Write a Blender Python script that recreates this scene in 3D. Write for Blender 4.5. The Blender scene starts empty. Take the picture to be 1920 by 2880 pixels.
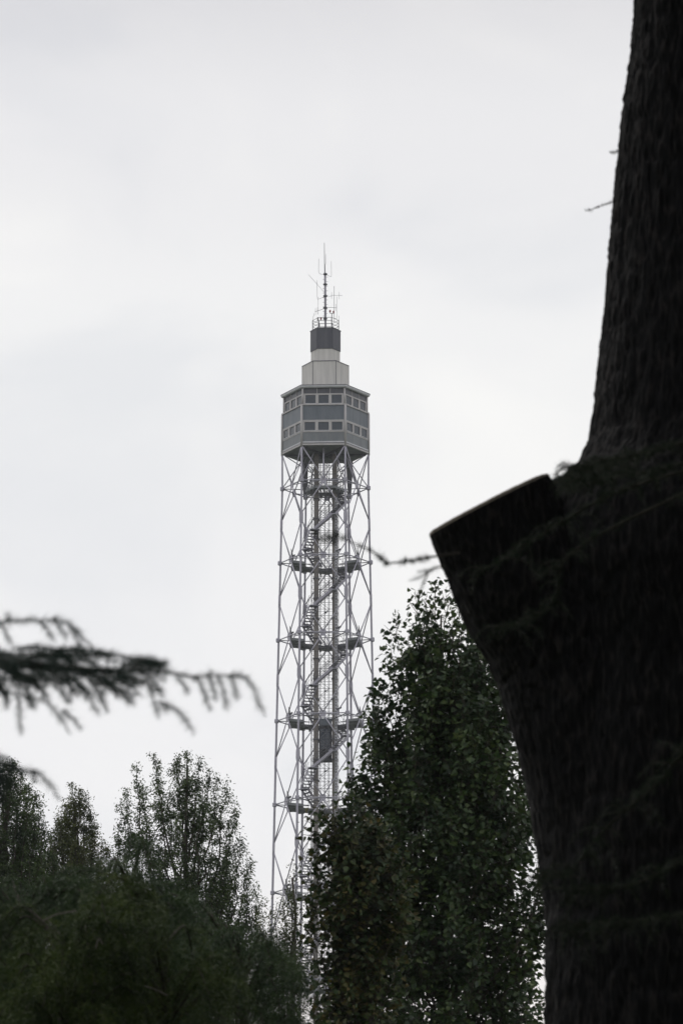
import bpy, math, random
import numpy as np
from mathutils import Vector, Matrix

rng = np.random.default_rng(7)
random.seed(7)
scene = bpy.context.scene
col = scene.collection
R_ = math.radians

# ------------------------------------------------------------------ camera
PITCH = R_(13.4)
CAMZ = 1.6
FPX = 12000.0                     # focal length in pixels of the 1920x2880 photograph
cam_d = bpy.data.cameras.new('camera')
cam = bpy.data.objects.new('camera', cam_d)
col.objects.link(cam)
cam.location = (0, 0, CAMZ)
cam.rotation_euler = (math.pi / 2 + PITCH, 0, 0)
cam_d.sensor_fit = 'VERTICAL'
cam_d.sensor_height = 36.0
cam_d.sensor_width = 24.0
cam_d.lens = 150.0
cam_d.clip_start = 0.1
cam_d.clip_end = 6000
cam_d.dof.use_dof = True
cam_d.dof.focus_distance = 400.0
cam_d.dof.aperture_fstop = 9.2
scene.camera = cam

# ------------------------------------------------------------------ sky and sun
SUN_EL, SUN_AZ = R_(48), R_(-35)          # azimuth from +Y (view direction) to +X
world = bpy.data.worlds.new('World')
scene.world = world
world.use_nodes = True
wn, wl = world.node_tree.nodes, world.node_tree.links
wn.clear()
w_out = wn.new('ShaderNodeOutputWorld')
sky = wn.new('ShaderNodeTexSky')
sky.sky_type = 'NISHITA'
sky.sun_disc = False
sky.sun_elevation = SUN_EL
sky.sun_rotation = SUN_AZ
bg_sky = wn.new('ShaderNodeBackground'); bg_sky.inputs[1].default_value = 0.09
wl.new(sky.outputs[0], bg_sky.inputs[0])
# closed cloud deck: soft noise over the directions
tc = wn.new('ShaderNodeTexCoord')
mp = wn.new('ShaderNodeMapping'); mp.inputs['Location'].default_value = (3.1, 0.4, 1.35)
mp.inputs['Scale'].default_value = (1.0, 1.0, 1.5)
wl.new(tc.outputs['Generated'], mp.inputs[0])
nz = wn.new('ShaderNodeTexNoise'); nz.inputs['Scale'].default_value = 11.0
nz.inputs['Detail'].default_value = 4.0; nz.inputs['Roughness'].default_value = 0.45
nz.inputs['Distortion'].default_value = 0.5
wl.new(mp.outputs[0], nz.inputs['Vector'])
cr = wn.new('ShaderNodeValToRGB')
cr.color_ramp.interpolation = 'EASE'
cr.color_ramp.elements[0].position = 0.28; cr.color_ramp.elements[0].color = (0.775, 0.78, 0.792, 1)
cr.color_ramp.elements[1].position = 0.70; cr.color_ramp.elements[1].color = (0.93, 0.92, 0.895, 1)
e = cr.color_ramp.elements.new(0.48); e.color = (0.855, 0.85, 0.846, 1)
wl.new(nz.outputs['Fac'], cr.inputs[0])
bg_cl = wn.new('ShaderNodeBackground'); bg_cl.inputs[1].default_value = 1.14
# the deck is thinnest some way up, greyer overhead and faintly warm at the horizon
sx = wn.new('ShaderNodeSeparateXYZ'); wl.new(tc.outputs['Generated'], sx.inputs[0])
er = wn.new('ShaderNodeValToRGB'); er.color_ramp.interpolation = 'EASE'
er.color_ramp.elements[0].position = 0.08; er.color_ramp.elements[0].color = (1.0, 0.93, 0.90, 1)
er.color_ramp.elements[1].position = 0.37; er.color_ramp.elements[1].color = (0.74, 0.735, 0.755, 1)
for ps_, c_ in ((0.165, (1.0, 0.995, 1.0, 1)), (0.270, (1.0, 1.0, 0.995, 1)), (0.315, (0.93, 0.927, 0.935, 1))):
    q_ = er.color_ramp.elements.new(ps_); q_.color = c_
wl.new(sx.outputs['Z'], er.inputs[0])
ml = wn.new('ShaderNodeMixRGB'); ml.blend_type = 'MULTIPLY'; ml.inputs[0].default_value = 1.0
wl.new(cr.outputs[0], ml.inputs[1]); wl.new(er.outputs[0], ml.inputs[2])
wl.new(ml.outputs[0], bg_cl.inputs[0])
mx = wn.new('ShaderNodeMixShader'); mx.inputs[0].default_value = 0.94
wl.new(bg_sky.outputs[0], mx.inputs[1]); wl.new(bg_cl.outputs[0], mx.inputs[2])
wl.new(mx.outputs[0], w_out.inputs[0])

sun_d = bpy.data.lights.new('sun', 'SUN')
sun_d.energy = 0.7
sun_d.angle = R_(25)
sun_d.color = (1.0, 0.95, 0.88)
sun = bpy.data.objects.new('sun', sun_d)
col.objects.link(sun)
sdir = Vector((math.cos(SUN_EL) * math.sin(SUN_AZ), math.cos(SUN_EL) * math.cos(SUN_AZ), math.sin(SUN_EL)))
sun.rotation_euler = sdir.to_track_quat('Z', 'Y').to_euler()
sun.location = (0, 0, 150)

scene.view_settings.view_transform = 'Standard'
scene.view_settings.look = 'None'
scene.view_settings.exposure = 0.0
scene.view_settings.gamma = 1.0
scene.view_settings.use_curve_mapping = False
scene.render.engine = 'CYCLES'
scene.cycles.max_bounces = 6
scene.cycles.diffuse_bounces = 3
scene.cycles.transparent_max_bounces = 8

# ------------------------------------------------------------------ helpers
FWD = np.array([0, math.cos(PITCH), math.sin(PITCH)])
UPV = np.array([0, -math.sin(PITCH), math.cos(PITCH)])

def at(x, y, Y):
    """world point on the plane at distance Y that projects to photo pixel x, y"""
    d = FWD + np.array([1.0, 0, 0]) * (x - 960.0) / FPX + UPV * (1440.0 - y) / FPX
    return np.array([0, 0, CAMZ]) + d * (Y / d[1])

def mpp(y, Y):
    """metres for one photo pixel, there"""
    d = FWD + UPV * (1440.0 - y) / FPX
    return Y / d[1] / FPX

class Acc:
    """collects geometry of one mesh"""
    def __init__(self):
        self.v, self.f, self.n = [], [], 0
    def add(self, v, f):
        v = np.asarray(v, float)
        self.v.append(v)
        self.f.extend([tuple(i + self.n for i in q) for q in f])
        self.n += len(v)
    def box(self, c, ax, h):
        c = np.asarray(c, float); ax = [np.asarray(a, float) for a in ax]
        vs = []
        for k in (-1, 1):
            for j in (-1, 1):
                for i in (-1, 1):
                    vs.append(c + ax[0] * h[0] * i + ax[1] * h[1] * j + ax[2] * h[2] * k)
        self.add(vs, [(0, 2, 3, 1), (4, 5, 7, 6), (0, 1, 5, 4), (2, 6, 7, 3), (0, 4, 6, 2), (1, 3, 7, 5)])
    def bar(self, a, b, w, h, up=(0, 0, 1)):
        a = np.asarray(a, float); b = np.asarray(b, float)
        d = b - a; L = np.linalg.norm(d); d = d / L
        s = np.cross(d, up); s /= np.linalg.norm(s)
        u = np.cross(s, d)
        self.box((a + b) / 2, (d, s, u), (L / 2, w / 2, h / 2))
    def tube(self, pts, rad, n=6, cap=True):
        pts = [np.asarray(p, float) for p in pts]
        if np.isscalar(rad): rad = [rad] * len(pts)
        m = len(pts); vs = []
        ref = None
        for i in range(m):
            d = pts[min(i + 1, m - 1)] - pts[max(i - 1, 0)]
            L = np.linalg.norm(d); d = d / (L if L > 1e-9 else 1)
            if ref is None:
                ref = np.array([1.0, 0, 0]) if abs(d[0]) < 0.7 else np.array([0, 1.0, 0])
            a = ref - d * np.dot(ref, d); a /= np.linalg.norm(a); ref = a
            b = np.cross(d, a)
            for k in range(n):
                t = 2 * math.pi * k / n
                vs.append(pts[i] + rad[i] * (math.cos(t) * a + math.sin(t) * b))
        fs = []
        for i in range(m - 1):
            for k in range(n):
                k2 = (k + 1) % n
                fs.append((i * n + k, i * n + k2, (i + 1) * n + k2, (i + 1) * n + k))
        if cap:
            fs.append(tuple(range(n - 1, -1, -1))); fs.append(tuple((m - 1) * n + k for k in range(n)))
        self.add(vs, fs)
    def prism(self, poly0, poly1):
        n = len(poly0)
        fs = [(i, (i + 1) % n, n + (i + 1) % n, n + i) for i in range(n)]
        fs += [tuple(range(n - 1, -1, -1)), tuple(n + i for i in range(n))]
        self.add(list(poly0) + list(poly1), fs)
    def verts(self):
        return np.concatenate(self.v) if self.v else np.zeros((0, 3))

ORG = {}
def thing(name, loc, label, cat, group=None):
    o = bpy.data.objects.new(name, None)
    o.empty_display_size = 0.3
    col.objects.link(o)
    o.location = tuple(loc)
    o['label'] = label; o['category'] = cat
    if group: o['group'] = group
    ORG[o.name] = np.asarray(loc, float)
    return o

def link(name, me, parent, org, loc=(0, 0, 0), label=None, kind=None):
    o = bpy.data.objects.new(name, me)
    col.objects.link(o)
    if parent is not None:
        o.parent = parent
        ORG[o.name] = org
    o.location = tuple(loc)
    if label: o['label'] = label
    if kind: o['kind'] = kind
    return o

def mk(name, acc, mat, parent=None, smooth=False, label=None, kind=None):
    org = ORG[parent.name] if parent is not None else np.zeros(3)
    me = bpy.data.meshes.new(name)
    me.from_pydata((acc.verts() - org).tolist(), [], acc.f)
    me.materials.append(mat)
    if smooth:
        me.polygons.foreach_set('use_smooth', [True] * len(me.polygons))
    me.update()
    return link(name, me, parent, org, label=label, kind=kind)

def mk_np(name, V, F, mat, parent, smooth=False, label=None, kind=None):
    """fast mesh from arrays: V (n,3), F (m,k) with k 3 or 4"""
    org = ORG[parent.name] if parent is not None else np.zeros(3)
    V = np.asarray(V, np.float32) - org.astype(np.float32)
    F = np.asarray(F, np.int32); k = F.shape[1]
    me = bpy.data.meshes.new(name)
    me.vertices.add(len(V)); me.vertices.foreach_set('co', V.ravel())
    me.loops.add(F.size); me.loops.foreach_set('vertex_index', F.ravel())
    me.polygons.add(len(F))
    me.polygons.foreach_set('loop_start', np.arange(0, F.size, k, dtype=np.int32))
    me.polygons.foreach_set('loop_total', np.full(len(F), k, np.int32))
    if smooth:
        me.polygons.foreach_set('use_smooth', np.ones(len(F), bool))
    me.materials.append(mat)
    me.update(calc_edges=True)
    return link(name, me, parent, org, label=label, kind=kind)

def unit(a):
    return a / np.maximum(np.linalg.norm(a, axis=-1, keepdims=True), 1e-9)

def scatter(template, faces, P, A, N, S):
    """instances of a template (x along A, y across, z along N) at P with size S -> V, F"""
    A = unit(A); B = unit(np.cross(N, A)); N = np.cross(A, B)
    T = np.asarray(template, float)
    V = P[:, None, :] + S[:, None, None] * (T[None, :, 0:1] * A[:, None, :] + T[None, :, 1:2] * B[:, None, :] + T[None, :, 2:3] * N[:, None, :])
    m = len(T)
    F = np.asarray(faces)[None, :, :] + (np.arange(len(P)) * m)[:, None, None]
    return V.reshape(-1, 3), F.reshape(-1, np.asarray(faces).shape[1])

# ------------------------------------------------------------------ materials
def mat_base(name, rough=0.6, spec=0.4):
    m = bpy.data.materials.new(name)
    m.use_nodes = True
    nt = m.node_tree
    b = nt.nodes['Principled BSDF']
    b.inputs['Roughness'].default_value = rough
    b.inputs['Specular IOR Level'].default_value = spec
    return m, nt, b

def mat_noise(name, c0, c1, scale=(1, 1, 1), nscale=2.0, rough=0.6, spec=0.4, detail=6, bump=0.0, metal=0.0):
    m, nt, b = mat_base(name, rough, spec)
    tc = nt.nodes.new('ShaderNodeTexCoord')
    mp = nt.nodes.new('ShaderNodeMapping'); mp.inputs['Scale'].default_value = scale
    n = nt.nodes.new('ShaderNodeTexNoise'); n.inputs['Scale'].default_value = nscale
    n.inputs['Detail'].default_value = detail; n.inputs['Roughness'].default_value = 0.6
    r = nt.nodes.new('ShaderNodeValToRGB')
    r.color_ramp.elements[0].position = 0.32; r.color_ramp.elements[0].color = (*c0, 1)
    r.color_ramp.elements[1].position = 0.68; r.color_ramp.elements[1].color = (*c1, 1)
    L = nt.links
    L.new(tc.outputs['Object'], mp.inputs[0]); L.new(mp.outputs[0], n.inputs['Vector'])
    L.new(n.outputs['Fac'], r.inputs[0]); L.new(r.outputs[0], b.inputs['Base Color'])
    b.inputs['Metallic'].default_value = metal
    if bump:
        bp = nt.nodes.new('ShaderNodeBump'); bp.inputs['Strength'].default_value = bump
        bp.inputs['Distance'].default_value = 0.05
        L.new(n.outputs['Fac'], bp.inputs['Height']); L.new(bp.outputs[0], b.inputs['Normal'])
    return m

def mat_leaf(name, cols, rough=0.5, spec=0.35, trans=0.25, clump=0.0):
    """leaf colour varies from leaf to leaf; thin, so a little light comes through"""
    m, nt, b = mat_base(name, rough, spec)
    g = nt.nodes.new('ShaderNodeNewGeometry')
    oi = nt.nodes.new('ShaderNodeObjectInfo')
    ad = nt.nodes.new('ShaderNodeMath'); ad.operation = 'ADD'
    fr = nt.nodes.new('ShaderNodeMath'); fr.operation = 'FRACT'
    r = nt.nodes.new('ShaderNodeValToRGB')
    els = r.color_ramp.elements
    while len(els) < len(cols): els.new(0.5)
    for i, (p, c) in enumerate(cols):
        els[i].position = p; els[i].color = (*c, 1)
    tr = nt.nodes.new('ShaderNodeBsdfTranslucent')
    mx = nt.nodes.new('ShaderNodeMixShader'); mx.inputs[0].default_value = trans
    out = nt.nodes['Material Output']
    L = nt.links
    L.new(g.outputs['Random Per Island'], ad.inputs[0]); L.new(oi.outputs['Random'], ad.inputs[1])
    L.new(ad.outputs[0], fr.inputs[0]); L.new(fr.outputs[0], r.inputs[0])
    colr = r.outputs[0]
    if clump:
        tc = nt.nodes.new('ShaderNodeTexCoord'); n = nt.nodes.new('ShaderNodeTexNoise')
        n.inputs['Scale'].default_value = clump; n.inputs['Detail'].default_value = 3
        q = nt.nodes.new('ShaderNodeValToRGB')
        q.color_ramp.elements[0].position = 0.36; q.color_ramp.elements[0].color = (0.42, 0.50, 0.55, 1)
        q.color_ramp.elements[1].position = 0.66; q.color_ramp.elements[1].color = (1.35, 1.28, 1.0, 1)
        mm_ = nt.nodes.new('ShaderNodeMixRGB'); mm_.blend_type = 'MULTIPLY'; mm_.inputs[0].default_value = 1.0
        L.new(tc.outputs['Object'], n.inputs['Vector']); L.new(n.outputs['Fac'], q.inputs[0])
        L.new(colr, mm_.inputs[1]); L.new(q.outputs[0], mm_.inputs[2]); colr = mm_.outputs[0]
    L.new(colr, b.inputs['Base Color']); L.new(colr, tr.inputs['Color'])
    L.new(b.outputs[0], mx.inputs[1]); L.new(tr.outputs[0], mx.inputs[2]); L.new(mx.outputs[0], out.inputs[0])
    return m

M = {}
M['steel'] = mat_noise('steel_paint', (0.36, 0.355, 0.43), (0.46, 0.455, 0.53), (1, 1, 0.35), 1.6, 0.5, 0.4)
M['steel_back'] = M['steel']
M['steel_dark'] = mat_noise('steel_weathered', (0.10, 0.103, 0.118), (0.165, 0.168, 0.185), (1, 1, 0.4), 2.0, 0.6, 0.3)
M['mast'] = mat_noise('mast_paint', (0.30, 0.29, 0.345), (0.38, 0.37, 0.42), (1, 1, 0.4), 2.0, 0.6, 0.3)
M['shaft'] = mat_noise('shaft_paint', (0.20, 0.185, 0.17), (0.29, 0.27, 0.255), (2, 2, 0.25), 1.5, 0.7, 0.25, bump=0.1)
M['platform'] = mat_noise('platform_plate', (0.22, 0.235, 0.25), (0.31, 0.325, 0.34), (1, 1, 1), 1.2, 0.7, 0.25)
M['frame'] = mat_noise('cabin_frame_paint', (0.42, 0.41, 0.42), (0.54, 0.53, 0.54), (1, 1, 0.3), 1.5, 0.55, 0.35)
M['fascia'] = mat_noise('fascia_paint', (0.54, 0.555, 0.60), (0.66, 0.675, 0.72), (1, 1, 0.3), 1.2, 0.5, 0.35)
M['panel'] = mat_noise('panel_enamel', (0.100, 0.126, 0.155), (0.150, 0.176, 0.206), (1.4, 1.4, 0.35), 1.3, 0.38, 0.45)
M['panel_low'] = mat_noise('panel_enamel_faded', (0.160, 0.180, 0.198), (0.215, 0.235, 0.252), (1.4, 1.4, 0.3), 1.3, 0.42, 0.4)
M['transom'] = mat_noise('transom_enamel', (0.055, 0.06, 0.075), (0.085, 0.09, 0.105), (1, 1, 1), 1.0, 0.35, 0.45)
M['block'] = mat_noise('block_render', (0.56, 0.555, 0.545), (0.72, 0.71, 0.69), (3.5, 3.5, 0.25), 1.0, 0.7, 0.25, bump=0.05)
M['drum_dark'] = mat_noise('drum_cladding', (0.075, 0.08, 0.10), (0.11, 0.115, 0.135), (2, 2, 0.3), 1.0, 0.6, 0.35)
M['red'] = mat_noise('lamp_red', (0.25, 0.05, 0.05), (0.32, 0.07, 0.06), (1, 1, 1), 3.0, 0.4, 0.5)
M['car'] = mat_noise('lift_car_panel', (0.012, 0.013, 0.014), (0.022, 0.024, 0.025), (1, 1, 0.3), 2.0, 0.5, 0.35)
m, nt, b = mat_base('window_glass', 0.06, 0.5)
b.inputs['Base Color'].default_value = (0.026, 0.040, 0.060, 1)
M['glass'] = m

def mat_bark(name, c0, c1, c2):
    m, nt, b = mat_base(name, 0.9, 0.15)
    tc = nt.nodes.new('ShaderNodeTexCoord')
    mp = nt.nodes.new('ShaderNodeMapping'); mp.inputs['Scale'].default_value = (26, 26, 6)
    v = nt.nodes.new('ShaderNodeTexVoronoi'); v.inputs['Scale'].default_value = 1.6
    n = nt.nodes.new('ShaderNodeTexNoise'); n.inputs['Scale'].default_value = 1.2; n.inputs['Detail'].default_value = 8
    mul = nt.nodes.new('ShaderNodeMath'); mul.operation = 'MULTIPLY'
    r = nt.nodes.new('ShaderNodeValToRGB')
    r.color_ramp.elements[0].position = 0.05; r.color_ramp.elements[0].color = (*c0, 1)
    r.color_ramp.elements[1].position = 0.5; r.color_ramp.elements[1].color = (*c2, 1)
    e = r.color_ramp.elements.new(0.28); e.color = (*c1, 1)
    bp = nt.nodes.new('ShaderNodeBump'); bp.inputs['Strength'].default_value = 0.8; bp.inputs['Distance'].default_value = 0.03
    L = nt.links
    L.new(tc.outputs['Object'], mp.inputs[0]); L.new(mp.outputs[0], v.inputs['Vector']); L.new(mp.outputs[0], n.inputs['Vector'])
    L.new(v.outputs['Distance'], mul.inputs[0]); L.new(n.outputs['Fac'], mul.inputs[1])
    L.new(mul.outputs[0], r.inputs[0]); L.new(r.outputs[0], b.inputs['Base Color'])
    L.new(mul.outputs[0], bp.inputs['Height']); L.new(bp.outputs[0], b.inputs['Normal'])
    return m
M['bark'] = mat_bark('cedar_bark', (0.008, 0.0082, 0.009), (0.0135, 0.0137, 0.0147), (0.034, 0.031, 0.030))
M['bark_thin'] = mat_noise('branch_bark', (0.05, 0.043, 0.036), (0.09, 0.08, 0.068), (6, 6, 1.5), 4.0, 0.9, 0.15)
M['deadwood'] = mat_noise('dead_wood', (0.20, 0.18, 0.16), (0.30, 0.27, 0.245), (6, 6, 6), 3.0, 0.9, 0.15)
M['cutwood'] = mat_noise('sawn_wood', (0.16, 0.14, 0.115), (0.25, 0.22, 0.18), (4, 4, 4), 3.0, 0.85, 0.2)
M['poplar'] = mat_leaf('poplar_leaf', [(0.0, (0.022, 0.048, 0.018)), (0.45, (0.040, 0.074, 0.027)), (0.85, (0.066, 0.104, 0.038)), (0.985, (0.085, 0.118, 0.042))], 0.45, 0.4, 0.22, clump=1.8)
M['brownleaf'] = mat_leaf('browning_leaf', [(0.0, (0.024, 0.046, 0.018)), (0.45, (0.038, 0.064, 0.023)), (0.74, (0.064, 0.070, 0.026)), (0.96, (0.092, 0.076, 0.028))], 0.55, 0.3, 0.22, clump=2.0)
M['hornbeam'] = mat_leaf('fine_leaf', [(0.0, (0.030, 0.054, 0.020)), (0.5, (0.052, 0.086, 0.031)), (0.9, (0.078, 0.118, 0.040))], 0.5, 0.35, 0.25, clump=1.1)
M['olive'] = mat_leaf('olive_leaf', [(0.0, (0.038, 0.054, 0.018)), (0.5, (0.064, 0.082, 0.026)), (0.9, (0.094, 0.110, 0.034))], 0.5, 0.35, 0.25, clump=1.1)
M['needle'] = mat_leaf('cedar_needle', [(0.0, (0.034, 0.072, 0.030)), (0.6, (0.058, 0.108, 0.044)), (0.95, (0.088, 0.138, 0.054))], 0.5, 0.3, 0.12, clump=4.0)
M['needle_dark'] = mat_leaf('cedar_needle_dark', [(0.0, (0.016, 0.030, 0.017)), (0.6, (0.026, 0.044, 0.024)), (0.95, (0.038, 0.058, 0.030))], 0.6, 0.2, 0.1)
M['needle_blue'] = mat_leaf('cedar_needle_bluish', [(0.0, (0.050, 0.090, 0.082)), (0.6, (0.078, 0.126, 0.114)), (0.95, (0.108, 0.155, 0.135))], 0.5, 0.3, 0.12)
M['needle_olive'] = mat_leaf('shrub_needle', [(0.0, (0.046, 0.084, 0.024)), (0.6, (0.080, 0.124, 0.034)), (0.95, (0.118, 0.156, 0.046))], 0.55, 0.25, 0.12, clump=4.0)
M['ground'] = mat_noise('park_grass', (0.035, 0.055, 0.020), (0.075, 0.090, 0.035), (1, 1, 1), 0.35, 0.9, 0.2, detail=10, bump=0.3)

# ------------------------------------------------------------------ ground
a = Acc()
nG = 40
gx = np.concatenate([-np.geomspace(2500, 5, nG // 2), np.geomspace(5, 2500, nG // 2)])
gv, gf = [], []
for yy in gx:
    for xx in gx:
        gv.append((xx, yy + 150, 0.0))
for j in range(nG - 1):
    for i in range(nG - 1):
        gf.append((j * nG + i, j * nG + i + 1, (j + 1) * nG + i + 1, (j + 1) * nG + i))
a.add(gv, gf)
g = mk('ground', a, M['ground']); g['kind'] = 'structure'; g['label'] = 'grass ground of the park'

# ------------------------------------------------------------------ lattice tower
D = 400.0
TC = at(914.3, 1800, D); TX = TC[0]; TY = D
ROT = R_(-2.7)
def H(y, dy=0.0):
    return at(914, y, D + dy)[2]
SQ = math.cos(R_(30))
def hexv(k, r, z, off=0.0):
    t = R_(60 * k + off) + ROT
    return np.array([TX + r * math.cos(t), TY + r * math.sin(t), z])
def plan(x, y, z):
    c, s = math.cos(ROT), math.sin(ROT)
    return np.array([TX + x * c - y * s, TY + x * s + y * c, z])

tower = thing('observation_tower', (TX, TY, 0), 'tall grey steel lattice tower with hexagonal glazed cabin and antenna mast', 'tower')

ringpx = [1374, 1583, 1800, 2027, 2262.5, 2510]
halfpx = [121, 127.5, 132.5, 136.5, 142, 147.5]
ringZ = [H(y) for y in ringpx]
ringR = [h * mpp(y, D) for h, y in zip(halfpx, ringpx)]
zCab = H(1273); rCab = 121.5 * mpp(1273, D)
# taper going on to the ground
slope = (ringR[5] - ringR[0]) / (ringZ[0] - ringZ[5])
z = ringZ[5]; sp = (ringZ[4] - ringZ[5]) * 1.04
while z - sp > 4:
    z -= sp; sp *= 1.05
    ringZ.append(z); ringR.append(ringR[5] + slope * (ringZ[5] - z))
def rad_at(z):
    return ringR[0] + slope * (ringZ[0] - z) if z < ringZ[0] else ringR[0] + (rCab - ringR[0]) * (z - ringZ[0]) / (zCab - ringZ[0])

LEG = 0.092
for k in range(6):
    a = Acc()
    zs = [zCab + 0.3] + ringZ + [-0.2]
    a.tube([hexv(k, rad_at(z), z) for z in zs], [LEG - 0.01] + [LEG + 0.004 * i for i in range(len(ringZ))] + [0.2], 8)
    mk('leg', a, M['steel'], tower, True)
def facemid(k, z, r=None):
    r = rad_at(z) if r is None else r
    return (hexv(k, r, z) + hexv(k + 1, r, z)) / 2
levels = [zCab] + ringZ
for i in range(len(levels) - 1):
    zt, zb = levels[i], levels[i + 1]
    zm = (zt + zb) / 2 + 0.05
    for k in range(6):
        if i == 0:
            for kk in (k, k + 1):
                a = Acc(); a.tube([hexv(kk, rad_at(zt), zt - 0.15), facemid(k, zb + 0.1)], 0.054, 6); mk('brace', a, M['steel'], tower, True)
        else:
            for kk in (k, k + 1):
                a = Acc(); a.tube([facemid(k, zt - 0.1), hexv(kk, rad_at(zm), zm + 0.35)], 0.054, 6); mk('brace', a, M['steel'], tower, True)
                a = Acc(); a.tube([hexv(kk, rad_at(zm), zm - 0.35), facemid(k, zb + 0.1)], 0.054, 6); mk('brace', a, M['steel'], tower, True)
    if i > 0:
        for k in range(6):
            a = Acc()
            c = hexv(k, rad_at(zm), zm); o = (c - np.array([TX, TY, zm])); o /= np.linalg.norm(o); t = np.cross((0, 0, 1), o)
            pr = []
            for hz, hw in ((-0.62, 0.10), (-0.34, 0.16), (0.34, 0.16), (0.62, 0.10)):
                pr.append([hexv(k, rad_at(zm + hz), zm + hz) + t * sx * hw + o * sy * 0.11 for sx, sy in ((-1, -1), (1, -1), (1, 1), (-1, 1))])
            vs = [p for q in pr for p in q]; fs = []
            for j in range(3):
                for m4 in range(4):
                    fs.append((j * 4 + m4, j * 4 + (m4 + 1) % 4, j * 4 + 4 + (m4 + 1) % 4, j * 4 + 4 + m4))
            fs += [(3, 2, 1, 0), (12, 13, 14, 15)]
            a.add(vs, fs)
            mk('gusset', a, M['steel'], tower)
# ring frames
for i, (z, r) in enumerate(zip(ringZ, ringR)):
    for k in range(6):
        a = Acc(); a.tube([hexv(k, r, z), hexv(k + 1, r, z)], 0.056, 6); mk('ring_beam', a, M['steel'], tower, True)
        a = Acc(); a.tube([facemid(k, z - 0.02), facemid(k + 1, z - 0.02)], 0.042, 6); mk('inner_ring_beam', a, M['steel'], tower, True)
        a = Acc(); a.tube([hexv(k, r, z), hexv(k, 0.32 * r, z - 0.12)], 0.045, 6); mk('radial_beam', a, M['steel_dark'], tower, True)
        # node sleeve at the leg and small plate at the face middle
        a = Acc(); c = hexv(k, r, z); a.tube([c + (0, 0, -0.22), c + (0, 0, -0.16), c + (0, 0, 0.16), c + (0, 0, 0.22)], [0.13, 0.21, 0.21, 0.13], 10); mk('node', a, M['steel'], tower)
        a = Acc(); c = facemid(k, z); o = c - np.array([TX, TY, z]); o /= np.linalg.norm(o); t = np.cross((0, 0, 1), o)
        pl = [(-0.34, 0.02), (-0.2, 0.3), (0.2, 0.3), (0.34, 0.02), (0.2, -0.36), (-0.2, -0.36)]
        a.prism([c + t * u + np.array([0, 0, v]) - o * 0.035 for u, v in pl], [c + t * u + np.array([0, 0, v]) + o * 0.035 for u, v in pl])
        mk('node_plate', a, M['steel'], tower)
# fan braces under the cabin
z1, r1 = ringZ[0], ringR[0]
for k in range(6):
    a = Acc(); a.tube([hexv(k, r1, z1 + 0.05), hexv(k, 0.40 * r1, zCab + 0.1)], 0.05, 6); mk('fan_brace', a, M['steel'], tower, True)
    a = Acc(); a.tube([hexv(k, rCab, zCab - 0.1), hexv(k, 0.34 * r1, z1 + 1.6)], 0.05, 6); mk('fan_brace', a, M['steel'], tower, True)
    a = Acc(); a.tube([hexv(k, 0.5 * rCab, zCab + 0.1, 30), facemid(k, z1)], 0.04, 6); mk('fan_brace', a, M['steel'], tower, True)
for k in (1, 2):
    a = Acc()
    c0, c1 = hexv(k, rCab * 0.98, zCab), hexv(k, r1 * 0.99, z1 - 0.2)
    pr = []
    for c, w in ((c0, 0.33), ((c0 + c1) / 2, 0.26), (c1, 0.13)):
        pr += [c + (sx * w - (0.12 if k == 2 else -0.12), sy * 0.1, 0) for sx, sy in ((-1, -1), (1, -1), (1, 1), (-1, 1))]
    fs = [(j * 4 + m4, j * 4 + (m4 + 1) % 4, j * 4 + 4 + (m4 + 1) % 4, j * 4 + 4 + m4) for j in range(2) for m4 in range(4)] + [(3, 2, 1, 0), (8, 9, 10, 11)]
    a.add(pr, fs); mk('leg_stiffener', a, M['steel_dark'], tower)
a = Acc(); a.tube([facemid(4, z1), facemid(4, zCab) + (0, 1.0, 0)], 0.07, 6); mk('post', a, M['steel'], tower, True)

# platforms, U-shaped, with rails
def platform(z, r, r_in, angs, mat, closed=False):
    a = Acc(); n = len(angs)
    top, bot = z - 0.10, z - 0.34
    po = [hexv(0, r, 0, an) for an in angs]; pi_ = [hexv(0, r_in, 0, an) for an in angs]
    m_ = n if closed else n - 1
    for i in range(m_):
        j = (i + 1) % n
        q = [po[i], po[j], pi_[j], pi_[i]]
        a.prism([np.array([p[0], p[1], bot]) for p in q], [np.array([p[0], p[1], top]) for p in q])
    for i in range(m_):
        j = (i + 1) % n
        for f in (0.2, 0.5, 0.8):
            q0 = po[i] * (1 - f) + po[j] * f; q1 = pi_[i] * (1 - f) + pi_[j] * f
            a.bar((q0[0], q0[1], bot - 0.09), (q1[0], q1[1], bot - 0.09), 0.1, 0.176)
    p = mk('platform', a, mat, tower)
    rl = Acc()
    for ring in (po,):
        for i in range(m_):
            j = (i + 1) % n
            A_, B_ = ring[i], ring[j]
            for h in (0.55, 1.1):
                rl.tube([(A_[0], A_[1], top + h), (B_[0], B_[1], top + h)], 0.026, 5)
            for f in np.linspace(0, 1, 5)[:-1]:
                q = A_ * (1 - f) + B_ * f
                rl.tube([(q[0], q[1], top), (q[0], q[1], top + 1.1)], 0.024, 5)
    if not closed:
        q = po[-1]; rl.tube([(q[0], q[1], top), (q[0], q[1], top + 1.1)], 0.024, 5)
    ORG[p.name] = ORG[tower.name]
    mk('railing', rl, M['steel_dark'], p, kind=None)
    return p
for i, (z, r) in enumerate(zip(ringZ, ringR)):
    if i == 0:
        platform(z, 0.47 * r, 0.30 * r, [0, 60, 120, 180, 240, 300], M['platform'], True)
    else:
        platform(z, 0.84 * r, 0.50 * r, [-30, 30, 90, 150, 210], M['platform'])
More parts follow.
